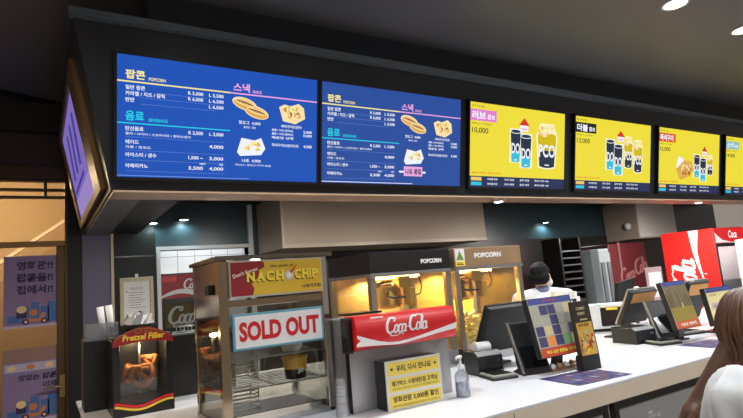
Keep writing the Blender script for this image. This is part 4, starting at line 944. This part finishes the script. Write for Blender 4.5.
def mat_on_counter(x, y, w, d_, rz, label):
    t = thing('counter_mat', label, 'menu mat', (x, y, 1), rz, 'printed mats on the counter')
    box(-w/2, -d_/2, 0, w/2, d_/2, .0015).build('sheet', mat('mat_purple', (46, 42, 82), .4), t)
    P = Print(); rnd = random.Random(5); cs_ = [ink('mat_%d' % k, c_) for k, c_ in enumerate([(84, 68, 112), (116, 74, 84), (66, 76, 128), (130, 122, 150), (46, 46, 100)])]
    for i in range(6):
        for j in range(4): P.rect(-w*.45+i*w*.155, -d_*.42+j*d_*.215, w*.11, d_*.13, cs_[rnd.randrange(5)], 1); P.rect(-w*.45+i*w*.155, -d_*.42+j*d_*.215-d_*.04, w*.09, d_*.02, cs_[3], 1)
    P.build('print', t, (0, 0, .0016), (1,0,0), (0,1,0), .0003)
mat_on_counter(2.115, 1.70, .33, .24, R(-5), 'purple printed menu mat lying before the checked poster')
mat_on_counter(3.27, 1.73, .30, .2, R(-5), 'purple printed menu mat lying before the meadow poster')
# white appliances behind the tills
wm_ = mat('appliance_white', (214, 214, 210), .4)
t = thing('espresso_machine', 'white countertop machine with a dark window and yellow label', 'appliance', (3.60, 2.62, 1), R(-38))
MB().box(-.16, -.1, 0, .16, .1, .05).box(-.16, -.1, .05, -.075, .1, .205).box(-.075, -.02, .05, .16, .1, .205).box(-.075, -.1, .185, .16, -.02, .205).box(.13, -.1, .05, .16, -.02, .185).build('body', wm_, t, .004)
box(-.072, -.09, .055, .128, -.075, .18).build('window', mat('dark_window', (48, 40, 38), .2), t, .002)
MB().box(-.03, -.094, .165, .05, -.0895, .185).build('label', I_ly, t); box(-.15, -.104, .015, .15, -.1, .035).build('vent', M_dark, t)
t = thing('label_printer', 'white boxy label printer standing behind the dark window machine', 'printer', (3.42, 2.83, 1), R(0))
MB().box(-.13, -.03, 0, .13, .03, .27).box(-.13, -.03, .27, -.09, .03, .30).box(-.06, -.03, .27, .0, .03, .315).box(.06, -.03, .27, .1, .03, .31).build('case', wm_, t, .004); box(-.1, -.033, .22, .08, -.03, .255).build('slot', M_dark, t)
t = thing('card_printer', 'small white device just behind the leaflet stand', 'printer', (3.20, 2.72, 1), R(-30))
box(-.08, -.08, 0, .08, .08, .26).build('body', wm_, t, .005); MB().box(-.03, -.05, .26, .05, .05, .335).build('tower', wm_, t, .006); box(-.07, -.083, .12, .07, -.08, .2).build('slot', mat('orange_panel', (220, 130, 60), .5), t)
t = thing('sign_holder', 'clear sign holder with white card in front of the dark maroon fridge', 'sign', (4.23, 2.6, 1))
box(-.11, -.004, .02, .11, .004, .44).build('acrylic', mat('pink_acrylic', (190, 158, 156), .3), t, .002); box(-.085, -.008, .2, .085, -.004, .40).build('card', M_paper, t); box(-.12, -.05, 0, .12, .05, .02).build('base', M_white, t, .003)
t = thing('till_screen', 'small black till screen standing before the dark maroon fridge', 'monitor', (4.05, 2.78, 1))
MB().hexa([(-.11, -.02, .12), (.13, -.02, .12), (.13, .02, .12), (-.11, .02, .12)], [(-.15, -.07, .34), (.1, -.07, .37), (.1, -.04, .37), (-.15, -.04, .34)]).build('screen', M_blackm, t, .012); box(-.03, -.02, .01, .03, .02, .13).build('neck', M_black, t); box(-.1, -.05, 0, .1, .05, .012).build('base', M_black, t, .003)

# posters on the glass door
def door_poster(z0, z1, label, lines, kind):
    t = thing('wall_poster', label, 'poster', (-.058, YB+.0145, z0))
    w, h_ = .19, z1-z0
    box(-w, -.0, 0, w, .003, h_).build('sheet', mat('poster_lilac', (140, 120, 158), .6), t)
    P = Print(); I_ind = ink('indigo', (52, 40, 78)); I_bl = ink('building_blue', (70, 110, 170)); I_or = ink('scooter_orange', (206, 124, 78)); I_cr = ink('popcorn_cream', (236, 206, 150))
    for k, x in enumerate((-.07, -.0, .07, .12)): P.rect(x, h_*.06, .06, h_*(.22+.06*(k % 2)), I_bl, 1)
    P.rect(-.16, h_*.07, .08, h_*.1, I_bl, 1)
    P.stroke([(-.05, h_*.1), (.02, h_*.09), (.07, h_*.1), (.10, h_*.19)], lambda a, b, c: .028, I_or, 2)
    for x in (-.035, .095): P.disc(x, h_*.075, .024, .024, I_ind, 3); P.disc(x, h_*.075, .011, .011, I_cr, 4)
    P.rect(-.1, h_*.13, .07, h_*.09, I_ind, 3); P.disc(-.065, h_*.25, .035, .03, I_cr, 4); P.disc(.02, h_*.2, .03, .028, I_or, 4)
    P.rect(-w, 0, 2*w, h_*.035, ink('poster_pale', (186, 176, 200)), 2)
    if kind:
        P.rect(-w, h_*.82, 2*w, h_*.18, ink('tan_stripe', (150, 118, 110)), 2); P.rect(-w+.01, h_*.69, 2*w-.02, h_*.11, ink('poster_pale', (186, 176, 200)), 2)
        for x in (-.13, 0, .13): P.disc(x, h_*.745, .03, h_*.035, I_cr if x else I_or, 3)
    for s_, x, v, hh, ww in lines: P.text(s_, x, v*h_, hh*h_, I_ind, ww, .04, 3, 'l', 0, .15 if kind else 0)
    P.build('poster_print', t, (0, -.0003, 0))
door_poster(1.375, 1.965, 'upper violet poster on the glass door with three question lines', [('영화관?!', -.10, .80, .125, .26), ('팝콘을?!', -.10, .63, .125, .26), ('집에서?!', -.10, .46, .125, .26)], 0)
door_poster(.62, 1.205, 'lower violet poster on the glass door, scooter below a striped top', [('맛있는 팝콘', -.09, .56, .085, .27), ('이제', .08, .44, .085, .10)], 1)

# ------------------------------------------------------------------ people
_ico = []
def capsule(bm, a, b, ra, rb):
    if not _ico:
        t_ = bmesh.new(); bmesh.ops.create_icosphere(t_, subdivisions=2, radius=1); _ico.extend([v.co.copy() for v in t_.verts]); t_.free()
    vs = [bm.verts.new(Vector(p)+c*r) for p, r in ((a, ra), (b, rb)) for c in _ico]
    bmesh.ops.convex_hull(bm, input=vs)
    bmesh.ops.delete(bm, geom=[v for v in bm.verts if not v.link_faces], context='VERTS')
def ell(bm, c, r):
    bmesh.ops.create_icosphere(bm, subdivisions=3, radius=1, matrix=Matrix.Translation(c) @ Matrix.Diagonal((*r, 1)))
def body_mesh(name, caps, ells, m, parent, vox=.008, smooth=6, label=None):
    bm = bmesh.new()
    for c_ in caps:
        b2 = bmesh.new(); capsule(b2, *c_); me_ = bpy.data.meshes.new('x'); b2.to_mesh(me_); b2.free(); bm.from_mesh(me_); bpy.data.meshes.remove(me_)
    for e in ells: ell(bm, *e)
    me = bpy.data.meshes.new(name); bm.to_mesh(me); bm.free()
    o = bpy.data.objects.new(name, me); COL.objects.link(o)
    r = o.modifiers.new('r', 'REMESH'); r.mode = 'VOXEL'; r.voxel_size = vox
    s_ = o.modifiers.new('s', 'SMOOTH'); s_.factor = .5; s_.iterations = smooth
    m2 = bpy.data.meshes.new_from_object(o.evaluated_get(bpy.context.evaluated_depsgraph_get()))
    o.modifiers.clear(); o.data = m2; bpy.data.meshes.remove(me); m2.name = name
    m2.materials.clear(); m2.materials.append(m); m2.polygons.foreach_set('use_smooth', [True]*len(m2.polygons))
    o.parent = parent
    if label: o['label'] = label
    return o
def hand(caps, wrist, d, side, s_=1.):
    """five curled fingers and a thumb on a palm, hand hanging along direction d"""
    w = Vector(wrist); d = Vector(d).normalized(); fwd = Vector((0, 1, 0)); fwd = (fwd-d*fwd.dot(d)).normalized(); inn = d.cross(fwd)*side
    palm = w+d*.075*s_
    for k in range(4):
        o = fwd*(.03-.02*k)*s_
        caps.append((w+d*.012+o*.5, palm+o, .014*s_, .012*s_))
        ln = (.036, .041, .038, .03)[k]*s_
        j1 = palm+o+d*ln+inn*.006; j2 = j1+(d*.7+inn*.5).normalized()*ln*.75; j3 = j2+(d*.4+inn*.8).normalized()*ln*.55
        caps.append((palm+o, j1, .0095*s_, .0088*s_)); caps.append((j1, j2, .0088*s_, .0082*s_)); caps.append((j2, j3, .0082*s_, .007*s_))
    t0 = w+d*.025*s_+fwd*.022*s_; t1 = t0+(d*.6+fwd*.75+inn*.3).normalized()*.035*s_; t2 = t1+(d*.9+fwd*.25+inn*.4).normalized()*.03*s_
    caps.append((t0, t1, .013*s_, .0105*s_)); caps.append((t1, t2, .0105*s_, .008*s_))
skin = mat('skin', (214, 172, 146), .5, 0, .05, 20)
def person(name, label, loc, rz, hgt, hairm, shirt, pants, long_hair, head_turn=0., arm_fwd=.25):
    """faces local +y; z from the floor; built for 1.70 m and scaled"""
    t = thing(name, label, 'person', loc, rz); t.scale = (hgt/1.70,)*3
    caps = []; fem = long_hair; sw = .165 if fem else .19
    for s_ in (-1, 1):
        caps += [((s_*.085, 0, .90), (s_*.09, .01, .50), .078, .056), ((s_*.09, .01, .50), (s_*.095, -.015, .09), .052, .036), ((s_*.095, -.02, .06), (s_*.11, .13, .025), .036, .026)]
        sh = Vector((s_*sw, -.005, 1.385)); el = Vector((s_*(sw+.04), arm_fwd*.2-.03, 1.11)); wr = Vector((s_*(sw+.02), arm_fwd*.75, .93))
        caps += [((s_*.09, 0, 1.36), sh, .055, .05), (sh, el, .047, .036), (el, wr, .036, .025)]
        hand(caps, wr, (wr-el), s_)
    caps += [((0, 0, .93), (0, .005, 1.10), .115, .11), ((-.06, 0, .92), (.06, 0, .92), .10, .10), ((0, 0, 1.10), (0, -.005, 1.30), .112, .125), ((-.07, 0, 1.28), (.07, 0, 1.28), .105, .105), ((0, -.01, 1.36), (0, .01, 1.48), .056, .050)]
    ht_ = Matrix.Rotation(head_turn, 3, 'Z')
    hd_ = -.085 if long_hair else -.04
    def HR(v): return tuple(ht_ @ ((Vector(v)-Vector((0, .01, 1.5)))*.94)+Vector((.025 if long_hair else 0, .0 if long_hair else .01, 1.5+hd_-(.02 if long_hair else 0))))
    caps += [(HR((0, .02, 1.60)), HR((0, .045, 1.52)), .072, .042), (HR((0, .112, 1.585)), HR((0, .122, 1.565)), .010, .014), (HR((-.018, .098, 1.535)), HR((.018, .098, 1.535)), .010, .010)]
    for s_ in (-1, 1): caps += [(HR((s_*.076, .012, 1.60)), HR((s_*.080, .006, 1.565)), .014, .009)]
    ells = [(HR((0, .012, 1.615)), (.076, .094, .088))]
    body_mesh('body', caps, ells, skin, t, .0075, 4)
    for s_ in (-1, 1):
        b = MB().ball(HR((s_*.03, .098, 1.60)), .011, 10).build('eye', mat('eye_white', (226, 222, 216), .3), t)
        MB().ball(HR((s_*.03, .107, 1.60)), .005, 8).build('iris', mat('iris_dark', (40, 28, 22), .2), b)
    g = .014
    cp = []
    for s_ in (-1, 1):
        sh = Vector((s_*sw, -.005, 1.385)); el = Vector((s_*(sw+.04), arm_fwd*.2-.03, 1.11)); wr = Vector((s_*(sw+.02), arm_fwd*.75, .93))
        if fem: cp += [((s_*.09, 0, 1.355), sh, .06, .072), (sh+Vector((s_*.012, 0, -.01)), sh.lerp(el, .45), .074, .082), (sh.lerp(el, .45), el, .08, .05), (el, el.lerp(wr, .7), .055, .05)]
        else: cp += [((s_*.09, 0, 1.36), sh, .062, .062), ((s_*.03, -.01, 1.42), sh, .058, .062), (sh, sh.lerp(el, .75), .064, .056)]
    cp += [((0, 0, .90), (0, .005, 1.10), .13, .125), ((-.06, 0, .90), (.06, 0, .90), .112, .112), ((0, 0, 1.10), (0, -.005, 1.30), .128, .138), ((-.075, 0, 1.28), (.075, 0, 1.28), .118, .118), ((0, -.008, 1.36), (0, 0, 1.41), .085, .066)]
    top_ = body_mesh('blouse' if fem else 'shirt', cp, [], shirt, t, .009, 5)
    if fem:      # gathered pleats over the puffed sleeves, soft folds on the body
        mv = top_.data; co_ = [v.co.copy() for v in mv.vertices]; nm_ = [v.normal.copy() for v in mv.vertices]
        for v, c, n in zip(mv.vertices, co_, nm_):
            ax = abs(c.x)-sw; k = max(0, min(1, (abs(c.x)-.10)/.05))
            ph_ = math.atan2(c.y, ax+.02)*9+(1.385-c.z)*6
            v.co = c+n*(.0075*k*sin(ph_)*min(1, max(.25, (1.48-c.z)/.1))+.003*sin(c.x*60+c.z*25))
        mv.update()
    pp = []
    for s_ in (-1, 1): pp += [((s_*.085, 0, .92), (s_*.09, .01, .50), .094, .074), ((s_*.09, .01, .50), (s_*.095, -.012, .10), .07, .062)]
    pp += [((-.06, 0, .93), (.06, 0, .93), .118, .118)]
    body_mesh('trousers', pp, [], pants, t, .010, 4)
    for s_ in (-1, 1): body_mesh('shoe', [((s_*.097, -.035, .035), (s_*.115, .14, .028), .042, .034)], [], M_black, t, .008, 3)
    if not long_hair:
        body_mesh('hair', [(HR((0, -.03, 1.645)), HR((0, .05, 1.68)), .085, .052), (HR((-.03, -.05, 1.6)), HR((.03, -.05, 1.6)), .062, .062), (HR((-.04, -.01, 1.65)), HR((.04, -.01, 1.65)), .05, .05)], [(HR((0, -.012, 1.640)), (.078, .096, .082))], hairm, t, .006, 3)
        body_mesh('face_mask', [(HR((-.035, .088, 1.55)), HR((.035, .088, 1.55)), .045, .045), (HR((0, .10, 1.575)), HR((0, .085, 1.52)), .036, .036)], [], M_white, t, .006, 4, 'white face mask')
        ml = MB()
        for s_ in (-1, 1): ml.tube([HR((s_*.07, .07, 1.57)), HR((s_*.083, .03, 1.585)), HR((s_*.085, .0, 1.59))], .003, 6)
        ml.build('mask_loop', M_white, t)
        body_mesh('collar', [((-.022, -.02, 1.44), (.022, -.02, 1.44), .046, .046), ((-.03, .02, 1.435), (.03, .02, 1.435), .04, .04)], [], mat('collar_blue', (92, 100, 130), .6), t, .007, 3, 'grey blue collar')
    else:
        rnd = random.Random(11)
        D = Vector((.025, -.01, hd_-.02))
        def G(*c): return tuple((tuple(Vector(a)+D), tuple(Vector(b)+D), ra, rb) for a, b, ra, rb in c)
        body_mesh('hair', G(((0, -.03, 1.60), (-.03, -.03, 1.50), .09, .085), ((-.02, -.03, 1.54), (-.09, .08, 1.38), .08, .07), ((-.04, .04, 1.60), (-.11, .16, 1.36), .045, .055), ((-.10, .13, 1.40), (-.105, .13, 1.10), .065, .055), ((0, -.04, 1.56), (-.06, .0, 1.42), .085, .07), ((.05, .0, 1.58), (.10, .06, 1.36), .055, .055), ((.10, .06, 1.36), (.11, .09, 1.16), .055, .05)), [(tuple(Vector((0, -.006, 1.635))+D), (.092, .106, .082))], hairm, t, .007, 4)
        st = MB()
        for k in range(380):
            th = pi*.60+rnd.random()*pi*1.75
            c0, s0 = cos(th), sin(th); jt = rnd.uniform(-.05, .05)
            def el_(rx, ry, cy, z, e): return Vector((rx*cos(th+jt*e), cy+ry*sin(th+jt*e), z))+D
            left = c0 < .5 or rnd.random() < .3
            bx, by = (-.125, .185) if left else (.10, .10)
            ph = rnd.uniform(0, 2*pi); rr_ = rnd.uniform(.75, 1.1)
            def bun(f, z, kx, ky): return Vector((bx*f+kx*rr_*cos(ph), by*f+ky*rr_*sin(ph), z+hd_))
            K = [Vector((.012*c0, -.006+.012*s0, 1.728))+D, el_(.07, .08, -.006, 1.708, 1), el_(.102, .114, -.006, 1.63, 1), el_(.112, .108, -.010, 1.54, 1.5)]
            K.append(K[-1].lerp(bun(.9, 1.42, .07, .07), .75)+Vector((0, 0, -.085)))
            K += [bun(1.0, 1.28, .08, .074), bun(.80, 1.16+.05*rnd.random(), .07, .066), bun(.64, 1.02+.10*rnd.random(), .045, .045)]
            wv_ = ph*2+rnd.uniform(-.5, .5)
            pts = []
            for a_ in range(len(K)-1):
                p0, p1, p2, p3 = K[max(a_-1, 0)], K[a_], K[a_+1], K[min(a_+2, len(K)-1)]
                for j in range(4):
                    u = j/4; q = .5*((2*p1)+(p2-p0)*u+(2*p0-5*p1+4*p2-p3)*u*u+(3*p1-p0-3*p2+p3)*u*u*u)
                    q = q+Vector((cos(ph), sin(ph), 0))*.009*cos(wv_+q.z*24)*min(1, max(0, (1.45-q.z)/.2)); pts.append(q)
            pts.append(K[-1])
            st.tube(pts, [.0055+.002*sin(j+k) if j < len(pts)-4 else .0016*(len(pts)-j) for j in range(len(pts))], 5)
        st.build('hair_strands', mat('brown_strand', (94, 64, 45), .4, 0, .5, 9), t)
    return t
person('person', 'clerk in white shirt and face mask standing behind the tills', (3.48, 3.10, FZ), R(-38), 1.68, mat('hair_black', (13, 12, 13), .75, spec=.25), mat('white_shirt', (206, 210, 218), .6), mat('clerk_trousers', (40, 40, 46), .7), False, R(-25), .35)
person('person', 'girl with long brown hair and white puffed blouse at the counter', (1.425, .643, FZ), R(4), 1.59, mat('hair_brown', (82, 54, 36), .45, 0, .25, 14), mat('white_blouse', (204, 207, 208), .6, 0, .03, 10, bump=.3), mat('beige_trousers', (120, 106, 92), .7), True, 0, .2)

# ------------------------------------------------------------------ output look
sc.view_settings.view_transform = 'Standard'
sc.view_settings.look = 'None'
sc.view_settings.exposure = 0
sc.view_settings.gamma = 1
sc.view_settings.use_curve_mapping = False
sc.cycles.use_denoising = True
sc.cycles.max_bounces = 8
sc.cycles.transparent_max_bounces = 16
sc.cycles.caustics_reflective = False
sc.cycles.caustics_refractive = False
